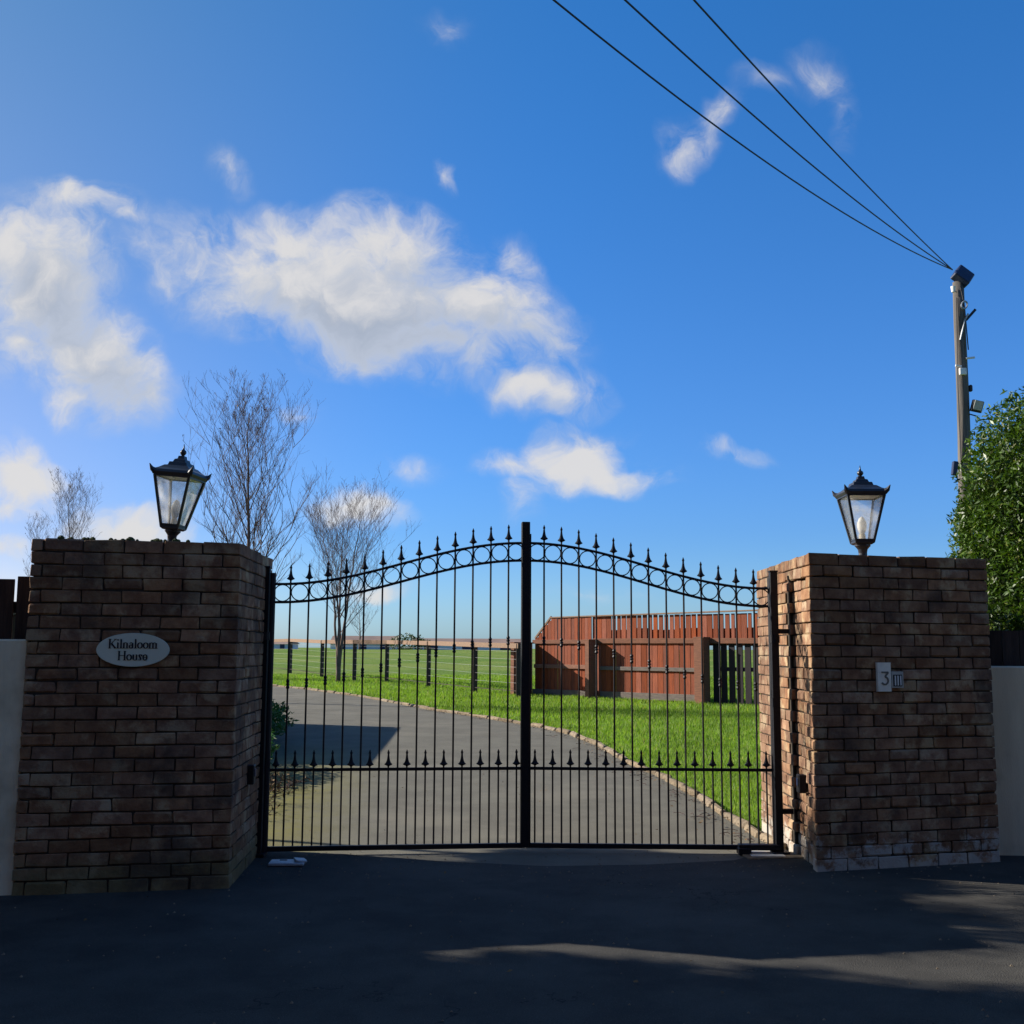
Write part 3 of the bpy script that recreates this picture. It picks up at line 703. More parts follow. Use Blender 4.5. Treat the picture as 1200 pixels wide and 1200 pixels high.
wall_run((3.42, 8.27), (8.2, 7.9), 1.34, 1.60, 'cream rendered wall beside the right brick pillar', 'dark board fence under the big hedge at the right edge')

# ------------------------------------------------------------ leafy things
def leaf_cloud(name, C, n, size, parent, m, stretch=1.7, flat=.0):
    """C: (k,3) leaf centres; every leaf is a small bent diamond of two triangles"""
    k = len(C); nrm = rng.normal(size=(k, 3)); nrm[:, 2] += .35; nrm /= np.linalg.norm(nrm, axis=1)[:, None]
    a = np.cross(nrm, rng.normal(size=(k, 3))); a /= np.linalg.norm(a, axis=1)[:, None]; b = np.cross(nrm, a)
    s = size * rng.uniform(.6, 1.25, (k, 1))
    V = np.stack([C - a * s * stretch, C + b * s * .5 + nrm * s * .18, C + a * s * stretch, C - b * s * .5 + nrm * s * .18], 1).reshape(-1, 3)
    return quads_mesh(name, V, k, m, parent)
def blob_points(blobs, n, shell=.32, lump=.12):
    out = []
    tot = sum(b[3] * b[4] * b[5] for b in blobs) ; ph = rng.uniform(0, 6, 9)
    for (cx, cy, cz, rx, ry, rz_) in blobs:
        k = int(n * rx * ry * rz_ / tot); dd = rng.normal(size=(k, 3)); dd /= np.linalg.norm(dd, axis=1)[:, None]
        lum = 1 + lump * (np.sin(dd[:, 0] * 7 + ph[0]) * np.sin(dd[:, 2] * 8 + ph[1]) + .6 * np.sin(dd[:, 1] * 15 + dd[:, 2] * 13 + ph[2]) + .5 * np.sin(dd[:, 0] * 21 + ph[3]) * np.sin(dd[:, 2] * 19 + ph[4]))
        r = (1 - shell * rng.random(k) ** 1.6) * lum
        out.append(dd * r[:, None] * np.array([rx, ry, rz_]) + np.array([cx, cy, cz]))
    return np.concatenate(out)
def branches_mb(base, tips, r0, n=6):
    m = MB()
    for t in tips:
        base_ = Vector(base); t = Vector(t); mid = base_.lerp(t, .5) + Vector([random.uniform(-.1, .1) for _ in range(3)])
        m.tube([base_, mid, t], [r0, r0 * .6, r0 * .15], n)
    return m
# big hedge at the right, its rounded crown above the fence
hd = empty('laurel_hedge', (5.73, 9.75, .08), label='tall rounded green hedge behind the right pillar and wall', cat='hedge')
blobs = [(-0.4, 0.0, 2.3, 1.34, 1.04, 1.42), (-0.21, 0.0, 2.71, 1.52, 1.04, 1.23), (-0.92, 0.09, 1.97, 0.9, 0.85, 1.19), (1.4, 0.0, 2.71, 1.33, 1.04, 1.61), (-0.21, -0.54, 1.5, 1.52, 0.66, 0.95), (1.4, -0.45, 1.4, 1.33, 0.66, 1.04), (-0.35, -0.25, 1.5, 1.25, 0.95, 0.9)]
C = blob_points(blobs, 210000, .22, .055)
C = C[(C[:, 2] > .5)]
leaf_cloud('foliage', C, 0, .0185, hd, M_laurel); tag(hd.children[0], kind='stuff')
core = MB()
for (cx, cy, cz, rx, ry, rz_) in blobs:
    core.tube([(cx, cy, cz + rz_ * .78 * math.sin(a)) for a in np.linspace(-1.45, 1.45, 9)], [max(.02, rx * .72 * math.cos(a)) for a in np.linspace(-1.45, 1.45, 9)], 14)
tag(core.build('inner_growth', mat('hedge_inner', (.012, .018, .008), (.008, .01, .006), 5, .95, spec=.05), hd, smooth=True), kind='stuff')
branches_mb((0, 0, 0), [(-.6, 0, 1.6), (.5, .1, 1.9), (1.2, 0, 1.5)], .07).build('trunk', M_bark, hd)
# sprigs that stick out of the hedge
C2 = []
for i in range(150):
    b = blobs[random.choice((0, 1, 2))]; dd = rng.normal(size=3); dd[1] = -abs(dd[1]) * .6; dd[2] = abs(dd[2]) if random.random() < .7 else dd[2]; dd /= np.linalg.norm(dd)
    p = np.array(b[:3]) + dd * np.array(b[3:]) * 1.0
    for q in range(9): C2.append(p + dd * random.uniform(0, .09) + rng.normal(size=3) * .02)
tag(leaf_cloud('sprigs', np.array(C2), 0, .02, hd, M_laurel), kind='stuff')

# dense hedge left of the frame, behind the left wall: it shades the forecourt
hl = empty('boundary_hedge', (-9.0, 6.6, 0), label='tall dark hedge behind the cream wall left of the frame', cat='hedge')
hb = [(1.8, .15, 1.8, 1.0, .95, 1.95), (.5, .3, 2.8, 1.1, 1.0, 2.4), (-1.0, .6, 3.5, 1.5, 1.3, 2.9), (-.5, -.7, 3.0, 1.3, 1.2, 2.6), (-2.5, 0, 3.5, 1.5, 1.3, 2.8), (1.3, -.9, 1.7, .9, .8, 1.7),
      (.2, 1.42, 5.3, .85, .38, .75), (1.6, 1.10, 4.0, .30, .28, .35), (1.1, .9, 3.7, .5, .4, .8)]  # outlying blobs added to break up the light on the forecourt
C = blob_points(hb, 42000, .45, .12)
tag(leaf_cloud('foliage', C, 0, .075, hl, M_hedge2), kind='stuff')
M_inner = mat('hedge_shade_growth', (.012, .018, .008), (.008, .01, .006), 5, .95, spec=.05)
def core_mesh(bl, k=.7):
    core = MB()
    for (cx, cy, cz, rx, ry, rz_) in bl:
        aa = np.linspace(-1.5, 1.5, 11)
        vs = [(cx + rx * k * math.cos(a) * math.cos(t) , cy + ry * k * math.cos(a) * math.sin(t), cz + rz_ * k * math.sin(a)) for a in aa for t in np.linspace(0, 2 * math.pi, 17)[:-1]]
        core.add(vs, [(i * 16 + j, i * 16 + (j + 1) % 16, (i + 1) * 16 + (j + 1) % 16, (i + 1) * 16 + j) for i in range(10) for j in range(16)])
    return core
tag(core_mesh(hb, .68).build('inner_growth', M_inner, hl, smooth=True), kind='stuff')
branches_mb((0, 0, 0), [(-.3, .5, 2.8), (.6, .2, 2.6), (1.5, .1, 1.7), (-2, -.1, 2.7)], .10).build('trunk', M_bark, hl)
e = empty('shade_blob_tree', (-7.0, 10.3, 0), label='small unseen leafy tree added to shade the ground before the gate', cat='tree')  # added out of view; its crown shades the ground before the right pillar
bl = [(0, -.12, 4.4, .62, .58, .50), (-.5, .0, 4.2, .5, .5, .45), (.1, .1, 3.9, .4, .4, .35)]
tag(leaf_cloud('crown', blob_points(bl, 5000, .7, .15), 0, .06, e, M_hedge2), kind='stuff')
tag(core_mesh(bl, .6).build('inner_growth', M_inner, e, smooth=True), kind='stuff')
e2_ = empty('dapple_tree', (-9.2, 9.9, 0), label='taller loose unseen tree added to dapple the forecourt', cat='tree')  # added out of view so sparse leaves dapple the forecourt
bl = [(0, 0, 5.9, 1.1, .75, .55), (-.3, -.45, 5.4, .8, .5, .5), (.2, .1, 6.5, .6, .5, .4)]
tag(leaf_cloud('crown', blob_points(bl, 550, .9, .15), 0, .07, e2_, M_hedge2), kind='stuff')
MB().tube([(0, 0, -.1), (.05, 0, 3), (0, -.1, 5.6)], [.08, .06, .03], 8).build('trunk', M_bark, e2_)
MB().tube([(0, 0, -.1), (.05, 0, 2), (0, -.1, 4.2)], [.06, .045, .03], 8).build('trunk', M_bark, e)
M_warmbouncein = mat('warm_bounce_inner', (.10, .055, .025), (.06, .035, .018), 5, .95, spec=.05)
# unseen trees added behind the camera: they block sky and bounce warm light
for (x, y, w, h, lab) in ((-15, -8.5, 3.6, 9.5, 'first'), (-9.5, -7.5, 3.4, 10.5, 'second'), (-4, -8.2, 3.3, 9.8, 'third'), (1.5, -7.6, 3.5, 11, 'fourth'), (7, -8.4, 3.4, 10, 'fifth'), (12.5, -7.4, 3.6, 10.6, 'sixth'), (17.5, -4.5, 3.2, 9.5, 'seventh')):
    e = empty('added_shade_tree', (x, y, 0), label='tall added tree behind the camera, blocking sky, %s from the left' % lab, cat='tree', group='unseen trees added behind the camera')
    h *= 1.18
    bl = [(0, 0, h * .32, w, w * .7, h * .34), (random.uniform(-.6, .6), .2, h * .62, w * .85, w * .65, h * .36), (0, 0, h * .12, w * .9, w * .6, h * .14)]
    tag(leaf_cloud('crown', blob_points(bl, 7500, .3, .14), 0, .17, e, M_warmbounce), kind='stuff')
    tag(core_mesh(bl, .82).build('inner_growth', M_warmbouncein, e, smooth=True), kind='stuff')
    MB().tube([(0, 0, -.1), (0, 0, h * .5)], [.22, .1], 8).build('trunk', M_bark, e)

# low green shrubs and a scrappy dry plant along the left margin of the drive
for (x, y, w, d, h, n_, lab) in ((-3.75, 15.2, .62, 2.2, .62, 9000, 'low green shrub at the left side of the drive'),
                                (-2.98, 12.6, .28, 1.0, .50, 2600, 'small dark leafy shrub just inside the left gate leaf')):
    e = empty('shrub', (x, y, float(zg(y))), label=lab, cat='shrub', group='shrubs along the drive')
    C = blob_points([(0, 0, h * .5, w, d, h * .55), (.1, -.3 * d, h * .4, w * .8, d * .5, h * .5)], n_, .5, .12); C = C[C[:, 2] > .02]
    tag(leaf_cloud('foliage', C, 0, .028, e, M_low), kind='stuff')
    branches_mb((0, 0, 0), [(random.uniform(-.5, .5) * w, random.uniform(-.6, .6) * d, h * .7) for _ in range(7)], .014, 5).build('stem', M_twig, e)
e = empty('dry_shrub', (-2.30, 10.7, .03), label='scraggly dry twiggy plant on the mossy drive edge', cat='shrub')
mb = MB(); C = []
for i in range(120):
    a = random.uniform(0, 6.28); bx_, by = random.uniform(-.35, .12), random.uniform(-1.3, 1.2)
    p = Vector((bx_, by, .02)); pts = [p]
    dirv = Vector((math.cos(a) * .6, math.sin(a) * .6, random.uniform(.1, .5)))
    for k in range(4):
        dirv = (dirv + Vector([random.uniform(-.5, .5) for _ in range(3)]) * .7); dirv.z = max(dirv.z, -.1) * .8
        p = p + dirv.normalized() * random.uniform(.04, .09); p.z = max(p.z, .012); pts.append(p.copy()); C.append(tuple(p))
    mb.tube(pts, [.004, .0035, .003, .0025, .0015], 4)
mb.build('twigs', M_twig, e); tag(leaf_cloud('dead_leaves', np.array(C) + rng.normal(size=(len(C), 3)) * .012, 0, .014, e, M_leafdead), kind='stuff')

# twigs and leaf litter along the kerb and on the tarmac
mb = MB()
for i in range(120):
    s = random.uniform(0, 15) ** 1.0; x = float(np.interp(s, dist, KK[:, 0])) - abs(random.gauss(.10, .12)) - .04; y = float(np.interp(s, dist, KK[:, 1]))
    a = random.uniform(0, 6.28) if random.random() < .5 else math.pi / 2 + random.uniform(.2, 1.3); l = random.uniform(.03, .16); z = float(zg(y)) + .008
    mb.tube([(x, y, z), (x + math.cos(a) * l / 2 + .01, y + math.sin(a) * l / 2, z + .008), (x + math.cos(a) * l, y + math.sin(a) * l, z)], .0035, 4)
tag(mb.build('fallen_twigs', M_twig), 'fallen twigs lying along the kerb of the drive', 'twigs', kind='stuff')
pts = []
for i in range(420):
    s = abs(random.gauss(0, 9)); s = min(s, 25); pts.append((float(np.interp(s, dist, KK[:, 0])) - abs(random.gauss(.05, .14)), float(np.interp(s, dist, KK[:, 1])), 0))
for i in range(60): pts.append((random.uniform(-1.6, 1.8), random.uniform(8.4, 13), 0))
for (x, y) in ((-2.25, 6.1), (-2.4, 6.1), (0.0, 5.2), (.55, 5.05), (.35, 6.4), (2.6, 6.3), (2.2, 6.9), (1.6, 6.2), (-.5, 7.4), (-.42, 7.4), (2.9, 5.3), (-1.15, 5.5), (.9, 4.9), (3.0, 6.4), (-1.9, 6.75), (-2.1, 6.65), (1.3, 5.6)): pts.append((x, y, 0))
P_ = np.array(pts); P_[:, 2] = zg(P_[:, 1]) + .012
k = len(P_); a = rng.uniform(0, 6.28, k); s = rng.uniform(.008, .022, (k, 1)); ax = np.stack([np.cos(a), np.sin(a), rng.uniform(-.2, .3, k)], 1); ay = np.stack([-np.sin(a), np.cos(a), rng.uniform(-.2, .4, k)], 1)
V = np.stack([P_ - ax * s, P_ + ay * s * .5 + [0, 0, .004], P_ + ax * s, P_ - ay * s * .5], 1).reshape(-1, 3)
tag(quads_mesh('leaf_litter', V, k, M_leafdead), 'scattered dry leaves on the drive and tarmac', 'fallen leaves', kind='stuff')

# loose grit on the tarmac near the gate and along the pillars
mb = MB()
for i in range(520):
    if random.random() < .6: x, y = random.uniform(-1.7, 3.3), random.gauss(7.75, .35)
    else: x, y = random.uniform(-2.8, 3.2), random.uniform(4.4, 7.5)
    r = random.uniform(.003, .0085); z = .0
    mb.add([(x - r, y - r * .6, z), (x + r, y - r * .8, z), (x + r * .7, y + r, z), (x - r * .6, y + r * .8, z), (x + r * .1, y, r * 1.1)], [(0, 1, 4), (1, 2, 4), (2, 3, 4), (3, 0, 4)])
tag(mb.build('loose_grit', M_kerb, recalc=False), 'loose pale grit scattered on the tarmac near the gate', 'grit', kind='stuff')

# grass blades: dense close to the drive, thinning with distance
def inside_lawn(x, y):
    K = np.array(KERB); xk = np.interp(y, K[:, 1], K[:, 0]); return x > xk + .05
N1 = 520000
yy = 8.7 + (rng.random(N1) ** 1.35) * 34; xx = rng.uniform(-.42, .42, N1) * yy * 1.15
keep = inside_lawn(xx, yy) & ~((xx > 1.9) & (xx < 3.5) & (yy < 9.35))
xx, yy = xx[keep], yy[keep]; k = len(xx)
clump = .5 + .5 * np.sin(xx * 2.1 + np.sin(yy * 1.7)) * np.sin(yy * 1.3 + np.sin(xx * 2.3))
hgt = rng.uniform(.016, .040, k) * (.7 + .5 * clump) * np.clip(yy / 14, 1, 1.8)
edge = np.clip((xx - np.interp(yy, np.array(KERB)[:, 1], np.array(KERB)[:, 0])), 0, .5)
hgt *= .6 + .8 * np.clip(edge * 2, 0, 1)
weeds = (xx > 1.0) & (yy < 12.5) & (rng.random(k) < .35); hgt[weeds] *= 1.7
wd = .0035 * np.clip(yy / 9, 1, 4)
a = rng.uniform(0, math.pi, k); base_ = np.stack([xx, yy, zg(yy) - .03], 1)
side = np.stack([np.cos(a), np.sin(a), np.zeros(k)], 1) * wd[:, None]
tip = base_ + np.stack([rng.normal(0, .35, k) * hgt, rng.normal(0, .35, k) * hgt, hgt + .012], 1)
V = np.stack([base_ - side, base_ + side, tip], 1).reshape(-1, 3)
tag(quads_mesh('lawn_grass', V, k, M_grass, per=3), 'bright green mown grass beside and beyond the drive', 'grass', kind='stuff')

# ------------------------------------------------------------ post and wire fence with a top rail
FP = [(-12.6, 51.0, 1.75), (-8.854, 44.9, 1.79), (-6.70, 39.66, 1.71), (-5.187, 37.07, 1.70), (-3.995, 36.0, 1.69), (-2.41, 32.7, 1.65), (-.949, 29.6, 1.60), (.18, 27.8, 1.57)]
pf = empty('field_fence', (.18, 27.8, float(zg(27.8))), label='post and wire field fence with a wooden top rail', cat='fence')
ob = Vector(pf.location)
for (x, y, zt) in FP:
    z0 = float(zg(y)) - .05
    MB().box((0, 0, (zt - z0) / 2), (.12, .12, zt - z0), bev=.008).build('post', M_post, pf, Vector((x, y, z0)) - ob)
for a, b in zip(FP[:-1], FP[1:]):
    A = Vector((a[0], a[1] - .09, a[2] - .055)); Bv = Vector((b[0], b[1] - .09, b[2] - .055)); d = Bv - A; M3 = d.to_track_quat('X', 'Z').to_matrix()
    MB().box((0, 0, 0), (d.length - .004, .035, .125), M3, .004).build('top_rail', M_toprail, pf, (A + Bv) / 2 - ob)
    for q in range(6):
        f = .10 + .15 * q
        pa, pb = [Vector((c[0], c[1] - .062, float(zg(c[1])) + (c[2] - float(zg(c[1]))) * f)) for c in (a, b)]
        MB().tube([pa - ob, pb - ob], .012 if q == 0 else .0035, 4).build('wire', M_post if q == 0 else M_galv, pf)

# ------------------------------------------------------------ red board screen
A0, C0 = Vector((.62, 28.9, 0)), Vector((4.42, 25.4, 0)); E0 = Vector((6.0, 23.95, 0))
dv = (C0 - A0).normalized(); nv = Vector((-dv.y, dv.x, 0)); nv = -nv if nv.y > 0 else nv
rz = math.atan2(dv.y, dv.x); zb = float(zg(27)) 
scr = empty('board_screen', (A0.x, A0.y, zb), rz, label='long red brown board fence with grey rails across the lawn', cat='fence')
# local: x along the fence, -y towards the drive
Lt = (C0 - A0).length; ybs = -1 if (Matrix.Rotation(rz, 3, 'Z') @ Vector((0, -1, 0))).y < 0 else 1
def topz(x): return min(1.98 + .012 * x, 1.44 + (x / .55) * .54) if x < .55 else 1.98 + .012 * x
L1 = 1.90
x = 0.0
while x < L1 - .05:
    w = random.uniform(.098, .125)
    MB().box((0, 0, topz(x + w / 2) / 2), (w - .006, .022, topz(x + w / 2)), bev=.003).build('board', M_red, scr, (x + w / 2, random.uniform(-.006, .006), -.02)); x += w
x2 = x + .002
while x2 < Lt + 2.0:
    w = random.uniform(.135, .165); gp = random.choice((.006, .045, .05, .04)) if x2 > 2.4 else .006
    # lower board and the taller upper board fixed on the back
    if x2 < Lt - .02: MB().box((0, 0, .70), (w - .008, .022, 1.40), bev=.003).build('board', M_red, scr, (x2 + w / 2, random.uniform(-.006, .006), -.02))
    MB().box((0, 0, .36), (w - gp, .022, .72 + random.uniform(-.01, .01)), bev=.003).build('board', M_red, scr, (x2 + w / 2, .035, 1.27))
    x2 += w
x3 = 2.4
while x3 < Lt + 1.9:                           # short backing boards behind the gaps
    MB().box((0, 0, .20), (.28, .018, .40 + random.uniform(-.06, .05)), bev=.003).build('board', M_red, scr, (x3 + .14, .065, 1.27)); x3 += .29
# rails
for (xa, xb, zz, hh, m_, yo) in ((-.05, L1 + .0, 1.36, .10, M_rail, -.035), (0.0, L1 - .05, .74, .10, M_rail, -.035), (-.05, L1 - .02, .08, .16, M_grey, -.032),
                             (L1 + .05, Lt + 1.9, 1.38, .12, M_rail, -.035), (L1 + .25, Lt - .05, .72, .09, M_grey, -.035), (L1 + .25, Lt - .02, .08, .16, M_grey, -.032)):
    MB().box(((xa + xb) / 2, yo * (1 if ybs < 0 else -1), zz), (xb - xa, .045, hh), bev=.004).build('rail', m_, scr)
MB().tube([(0, 0, 1.45), (.55, 0, 2.0)], .030, 4).build('cap_rail', M_toprail, scr)
MB().box(((.55 + Lt + 1.9) / 2, 0, 2.015), (Lt + 1.35, .07, .035), Matrix.Rotation(-.012, 3, 'Y'), .004).build('cap_rail', M_toprail, scr)
# lower slats at the right end, shade put into their dark colour
x4 = Lt + .25
while x4 < Lt + 1.9:
    MB().box((0, 0, .66), (.15, .025, 1.32), bev=.003).build('slat', M_shadeslat, scr, (x4, .03, 0)); x4 += .205
MB().box((Lt + 1.05, .06, .75), (1.7, .04, .09)).build('rail', M_shadeslat, scr)
# piers: boxed in dark boards
for (sx, w, d, zt, lab) in ((-.10, .12, .70, 1.60, 'weathered post at the left end of the red board fence'), (2.02, .12, .32, 1.67, 'weathered post in the middle of the red board fence, casting a dark shadow'),
                            (Lt + .02, .25, .26, 1.72, 'thick brown post near the right end of the red board fence')):
    q = A0 + dv * sx + nv * (.06 + d / 2); x, y, rr, m_ = q.x, q.y, rz, M_rail
    z0 = float(zg(y)) - .03; p = empty('fence_post', (x, y, z0), rr, cat='post', group='posts in front of the board fence', label=lab)
    MB().box((0, -d / 2, (zt - z0) / 2), (w, .022, zt - z0 - .02), bev=.003).build('board', m_, p)
    MB().box((-w / 2 + .012, .013, (zt - z0) / 2), (.022, d - .03, zt - z0 - .02), bev=.003).build('side_board', M_rail, p)
    MB().box((w / 2 - .012, .013, (zt - z0) / 2), (.022, d - .03, zt - z0 - .02), bev=.003).build('side_board', m_, p)
    MB().box((0, .0, zt - z0), (w + .03, d + .03, .025), bev=.004).build('cap', m_, p)

# ------------------------------------------------------------ garden shed hidden behind the left pillar (its shadow lies on the drive)
gs = empty('garden_shed', (-5.9, 17.2, float(zg(17.2)) - .05), label='small wooden garden shed behind the left pillar', cat='shed')
prof = [(-.9, 0), (.9, 0), (.9, 1.65), (0, 2.1), (-.9, 1.65)]
vs = [(x, y, z) for y in (-2.5, 2.5) for x, z in prof]
MB().add(vs, [(4, 3, 2, 1, 0), (5, 6, 7, 8, 9)] + [(i, (i + 1) % 5, (i + 1) % 5 + 5, i + 5) for i in range(5)]).build('wall', M_darkwood, gs)
for sx in (-1, 1): MB().box((sx * .46, 0, 1.90), (1.03, 5.02, .03), Matrix.Rotation(sx * math.atan(.45 / .9), 3, 'Y')).build('roof', M_grey, gs)
MB().box((.92, 0, .80), (.03, .85, 1.5)).build('door', M_darkwood, gs)

# ------------------------------------------------------------ bare trees
def bare_tree(name, loc, h, spread, n1, seed, label, leaves=40, stems=1, up=.75, trunk_r=.05, first=.25, sub=6):
    rnd = random.Random(seed); root = empty(name, loc, label=label, cat='tree', group='bare winter trees')
    tr = MB(); tw = MB(); tips = []
    mains = []
    for s in range(stems):
        a = 6.28 * s / max(stems, 1) + rnd.uniform(-.4, .4); lean = 0 if stems == 1 else rnd.uniform(.05, .16)
        top = Vector((math.cos(a) * lean * h + rnd.uniform(-.02, .02) * h, math.sin(a) * lean * h, h * (1 if s == 0 else rnd.uniform(.75, .95))))
        pts = []; K = 12
        for k in range(K + 1):
            f = k / K; w = Vector((math.sin(f * 5 + s * 2) * .012 * h * f, math.cos(f * 4 + s) * .01 * h * f, 0))
            q = Vector((top.x * f ** 1.6, top.y * f ** 1.6, top.z * f)) + w + Vector((rnd.uniform(-.01, .01), rnd.uniform(-.01, .01), 0)) * h * .4
            pts.append(q)
        rr = [trunk_r * (1 - .92 * (k / K) ** .8) * (1 if stems == 1 else .62) for k in range(K + 1)]
        tr.tube(pts, rr, 7); mains.append((pts, rr))
    def grow(p, d, L, r, depth):
        K = 4 if depth < 2 else 3; pts = [p]; q = p; dd = d.copy()
        for k in range(K):
            dd = (dd + Vector((rnd.uniform(-1, 1), rnd.uniform(-1, 1), rnd.uniform(-.4, .8))) * .17 + Vector((0, 0, .10))).normalized()
            q = q + dd * L / K; pts.append(q)
        tw.tube(pts, [max(.0022, .8 * r * (1 - .8 * k / K)) for k in range(K + 1)], 3, cap=False)
        if depth < 3:
            nb = (sub, 4, 3)[depth] if depth < 3 else 0
            for b in range(nb):
                f = rnd.uniform(.2, 1.0); i = min(K - 1, int(f * K)); pp = pts[i].lerp(pts[i + 1], f * K - i if f < 1 else 1)
                side = Vector((rnd.uniform(-1, 1), rnd.uniform(-1, 1), rnd.uniform(-.3, .7))).normalized()
                nd = (dd * .9 + side * .75).normalized()
                grow(pp, nd, L * rnd.uniform(.32, .55), r * .5, depth + 1)
        else: tips.append(q)
    for b in range(n1):
        pts, rr = mains[b % len(mains)]; f = first + (1 - first) * ((b + rnd.random()) / n1) * .97; i = min(11, int(f * 12)); p = pts[i].lerp(pts[i + 1], f * 12 - i)
        a = b * 2.4 + rnd.uniform(-.5, .5)
        prof_ = math.sin(math.pi * min(1, (f - first + .18) / (1.18 - first)) ** .8)
        L = spread * (.35 + .8 * prof_) * rnd.uniform(.8, 1.2)
        d = Vector((math.cos(a) * (1 - up * .55), math.sin(a) * (1 - up * .55), up)).normalized()
        grow(p, d, L, max(.006, rr[i] * .45), 0)
    tr.build('trunk', M_bark, root, smooth=True); tw.build('crown', M_twig, root, recalc=False)
    if leaves:
        C = np.array([tuple(rnd.choice(tips)) for _ in range(leaves)]); tag(leaf_cloud('last_leaves', C, 0, .03, root, M_leafdead, 1.3), kind='stuff')
    return root
bare_tree('birch_tree', (-5.98, 25, .22), 6.55, 1.95, 48, 3, 'tallest bare tree, rising directly behind the left pillar', 60, trunk_r=.085, first=.24, up=.80)
bare_tree('birch_tree', (-5.45, 35.4, .33), 5.5, 2.3, 44, 8, 'bare multi-stemmed tree seen through the left gate leaf', 50, stems=4, trunk_r=.11, first=.30, up=.70)
bare_tree('birch_tree', (-15.9, 40, .38), 6.7, 1.6, 30, 15, 'small bare tree peeking over the left end of the left pillar', 20, trunk_r=.06, first=.4, up=1.0, sub=5)
bare_tree('birch_tree', (-17.6, 41, .38), 5.3, 1.4, 16, 21, 'lower bare tree showing faintly over the left corner of the pillar', 10, trunk_r=.05, first=.4, up=.9, sub=4)
bare_tree('distant_tree', (-16.0, 118, 1.2), 4.2, 1.9, 14, 31, 'tiny distant bare tree on the field horizon', 0, trunk_r=.12, first=.25, up=.5, sub=5)
e = empty('round_bush', (-12.0, 130, 1.1), label='small dark round bush on the horizon behind the fence', cat='bush')
leaf_cloud('foliage', blob_points([(0, 0, .9, 2.4, 1.5, 1.1)], 900, .5, .1), 0, .12, e, M_hedge2); tag(e.children[0], kind='stuff')

# ------------------------------------------------------------ far farm buildings on the horizon
for (xa, xb, y, zw, zr, lab) in ((-31, -26.5, 136, 1.85, 2.0, 'low white farm building at the far left of the horizon'),
                                 (-22.5, -14.5, 142, 1.9, 2.65, 'long tan roofed farm building on the horizon behind the tree'),
                                 (-12.0, 1.8, 138, 1.95, 2.35, 'long white farm shed on the horizon behind the fence')):
    z0 = 1.0; e = empty('farm_building', ((xa + xb) / 2, y, z0), label=lab, cat='building', group='farm buildings on the horizon')
    w = xb - xa
    MB().box((0, 0, (zw - z0) / 2), (w, 6, zw - z0)).build('wall', M_barn, e)
    vs = [(sx * (w / 2 + .2), yy_, zz) for sx in (-1, 1) for yy_, zz in ((-3.2, zw - z0 + .003), (3.2, zw - z0 + .003), (0, zr - z0 + .3))]
    MB().add(vs, [(0, 1, 2), (3, 5, 4), (0, 2, 5, 3), (1, 4, 5, 2), (0, 3, 4, 1)]).build('roof', M_barnroof, e)
    for i in range(3):
        MB().box((-w / 2 + w * (i + .5) / 3, -3.02, .55), (w * .12, .06, .6)).build('window', M_navy, e)

# ------------------------------------------------------------ telegraph pole and wires
tp = empty('telegraph_pole', (9.02, 22, .2), label='weathered wooden telegraph pole rising behind the hedge', cat='pole')
b0 = Vector((9.02, 22, .2)); topx = .12
def pz(z): return (topx * z / 9, 0)
MB().tube([(topx * z / 9 + .012 * math.sin(z * 1.3), 0, z) for z in np.linspace(0, 8.75, 12)], [.150 - .040 * k / 11 for k in range(12)], 14).build('shaft', M_pole, tp, smooth=True)
def hp(z, dx=0, dy=-.13): return Vector((topx * z / 9 + dx, dy, z))
MB().tube([(topx + .08, -.12, 7.3), (topx + .04, -.125, 8.2), (topx - .02, -.12, 8.6)], .012, 5).build('down_cable', M_cable, tp)
MB().tube([(topx * .5 - .10, -.09, 5.0), (topx * .6 - .11, -.10, 6.6), (topx - .11, -.09, 8.4)], .011, 5).build('down_cable', M_cable, tp)
bxr = Matrix.Rotation(R(38), 3, 'Y') @ Matrix.Rotation(R(-25), 3, 'X')
MB().box(hp(8.86, .06, -.05), (.36, .20, .34), bxr, .02).build('junction_box', M_navy, tp)
MB().tube([hp(8.5, -.17), hp(8.62, -.17)], [.035, .05], 8).build('insulator', M_white, tp)
MB().tube([hp(8.5, -.10), hp(8.55, -.18)], .012, 5).build('insulator_arm', M_galv, tp)
MB().ring(hp(8.22, .03, -.17), .075, .020, (1, .3, .3), 16, 6).build('cable_coil', M_galv, tp)
MB().box(hp(8.05, .20, -.06), (.30, .035, .05), Matrix.Rotation(R(-48), 3, 'Y')).build('stay_bracket', M_cable, tp)
MB().tube([hp(7.5, -.06), hp(7.9, .04), hp(8.05, .12)], .018, 5).build('cable_loop', M_galv, tp)
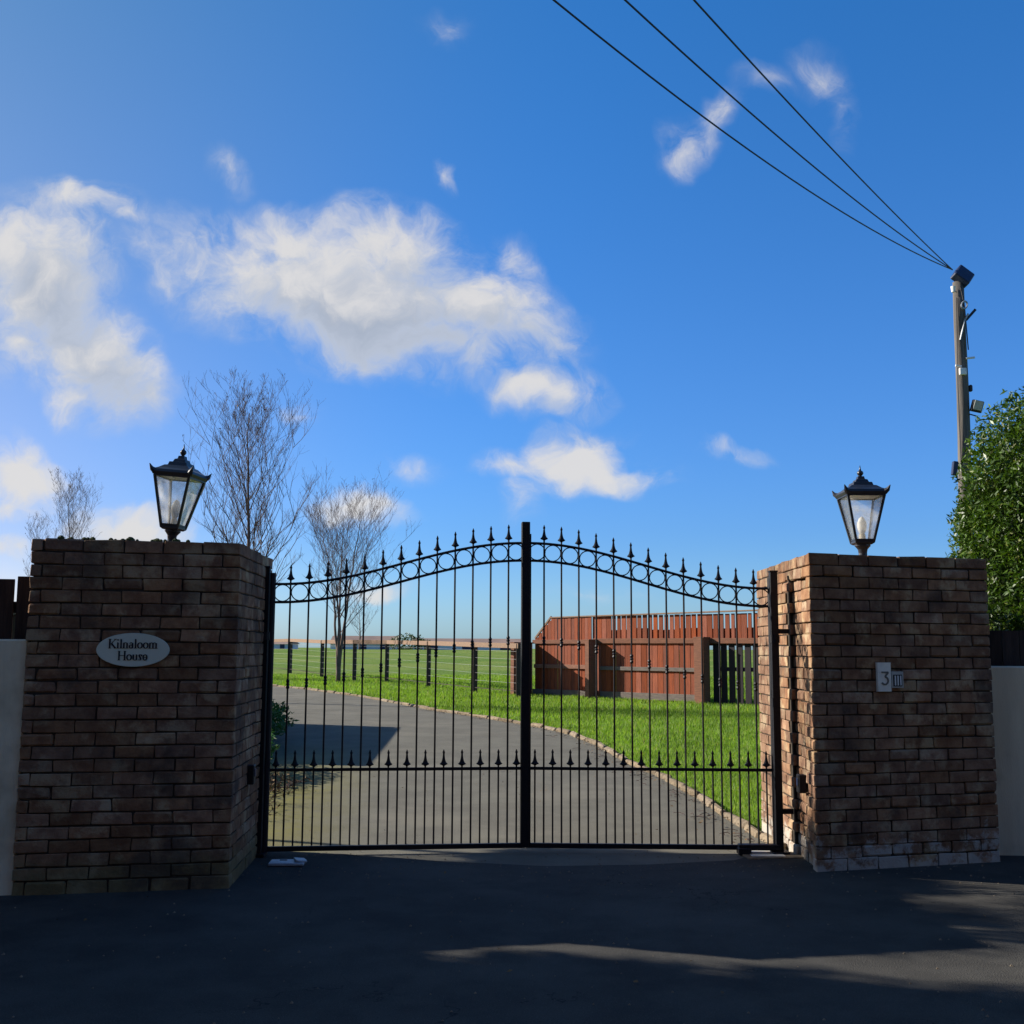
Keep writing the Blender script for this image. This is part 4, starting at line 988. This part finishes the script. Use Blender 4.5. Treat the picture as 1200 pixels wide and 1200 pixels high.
for z, dx, s_ in ((7.12, .22, 1), (6.95, -.17, -1)):
    MB().tube([hp(z, .05 * s_), hp(z + .02, dx)], .022, 6).build('step_peg', M_white, tp)
MB().box(hp(6.84, -.04, -.16), (.14, .06, .14), bev=.01).build('white_box', M_white, tp)
MB().box(hp(6.52, .15, -.05), (.07, .08, .14), bev=.02).build('clamp', M_cable, tp)
MB().box(hp(6.13, .23, -.14), (.22, .10, .24), Matrix.Rotation(R(12), 3, 'Y') @ Matrix.Rotation(R(15), 3, 'X'), .015).build('floodlight', M_cable, tp)
MB().box(hp(6.135, .232, -.20), (.17, .02, .19), Matrix.Rotation(R(12), 3, 'Y') @ Matrix.Rotation(R(15), 3, 'X'), .004).build('floodlight_glass', M_greyplate, tp)
MB().tube([hp(5.97, .08), hp(5.93, .22), hp(5.85, .30)], .014, 5).build('lamp_bracket', M_cable, tp)
MB().box(hp(4.87, -.24, -.1), (.10, .10, .28), Matrix.Rotation(R(8), 3, 'Y'), .01).build('blue_box', M_navy, tp)
MB().tube([hp(4.95, -.05), hp(4.97, -.2)], .012, 5).build('box_arm', M_galv, tp)
def wirepts(samples, m_):
    Y = np.array([s[0] for s in samples]); Z = np.array([s[1] for s in samples]); c = np.polyfit(Y, Z, 2)
    return [(9.02 - m_ * (22 - y), y, 1.45 + float(np.polyval(c, y))) for y in np.linspace(22, -9, 60)]
for (sm_, m_, lab) in (([(22, 7.77), (16.48, 6.99), (14.28, 6.86), (12.53, 6.82), (11, 6.82)], .783, 'lowest overhead wire running left from the pole'),
                       ([(22, 7.77), (16.85, 7.15), (14.1, 6.93), (12.8, 6.87), (11, 6.82)], .713, 'middle overhead wire of the three above the gate'),
                       ([(22, 7.77), (17.08, 7.25), (14.6, 7.09), (12.9, 6.95), (11, 6.83)], .648, 'uppermost overhead wire, steepest of the three')):
    p = wirepts(sm_, m_); o = MB().tube(p, .0115, 5, cap=False).build('overhead_wire', M_cable)
    tag(o, lab, 'wire', 'overhead wires from the telegraph pole')
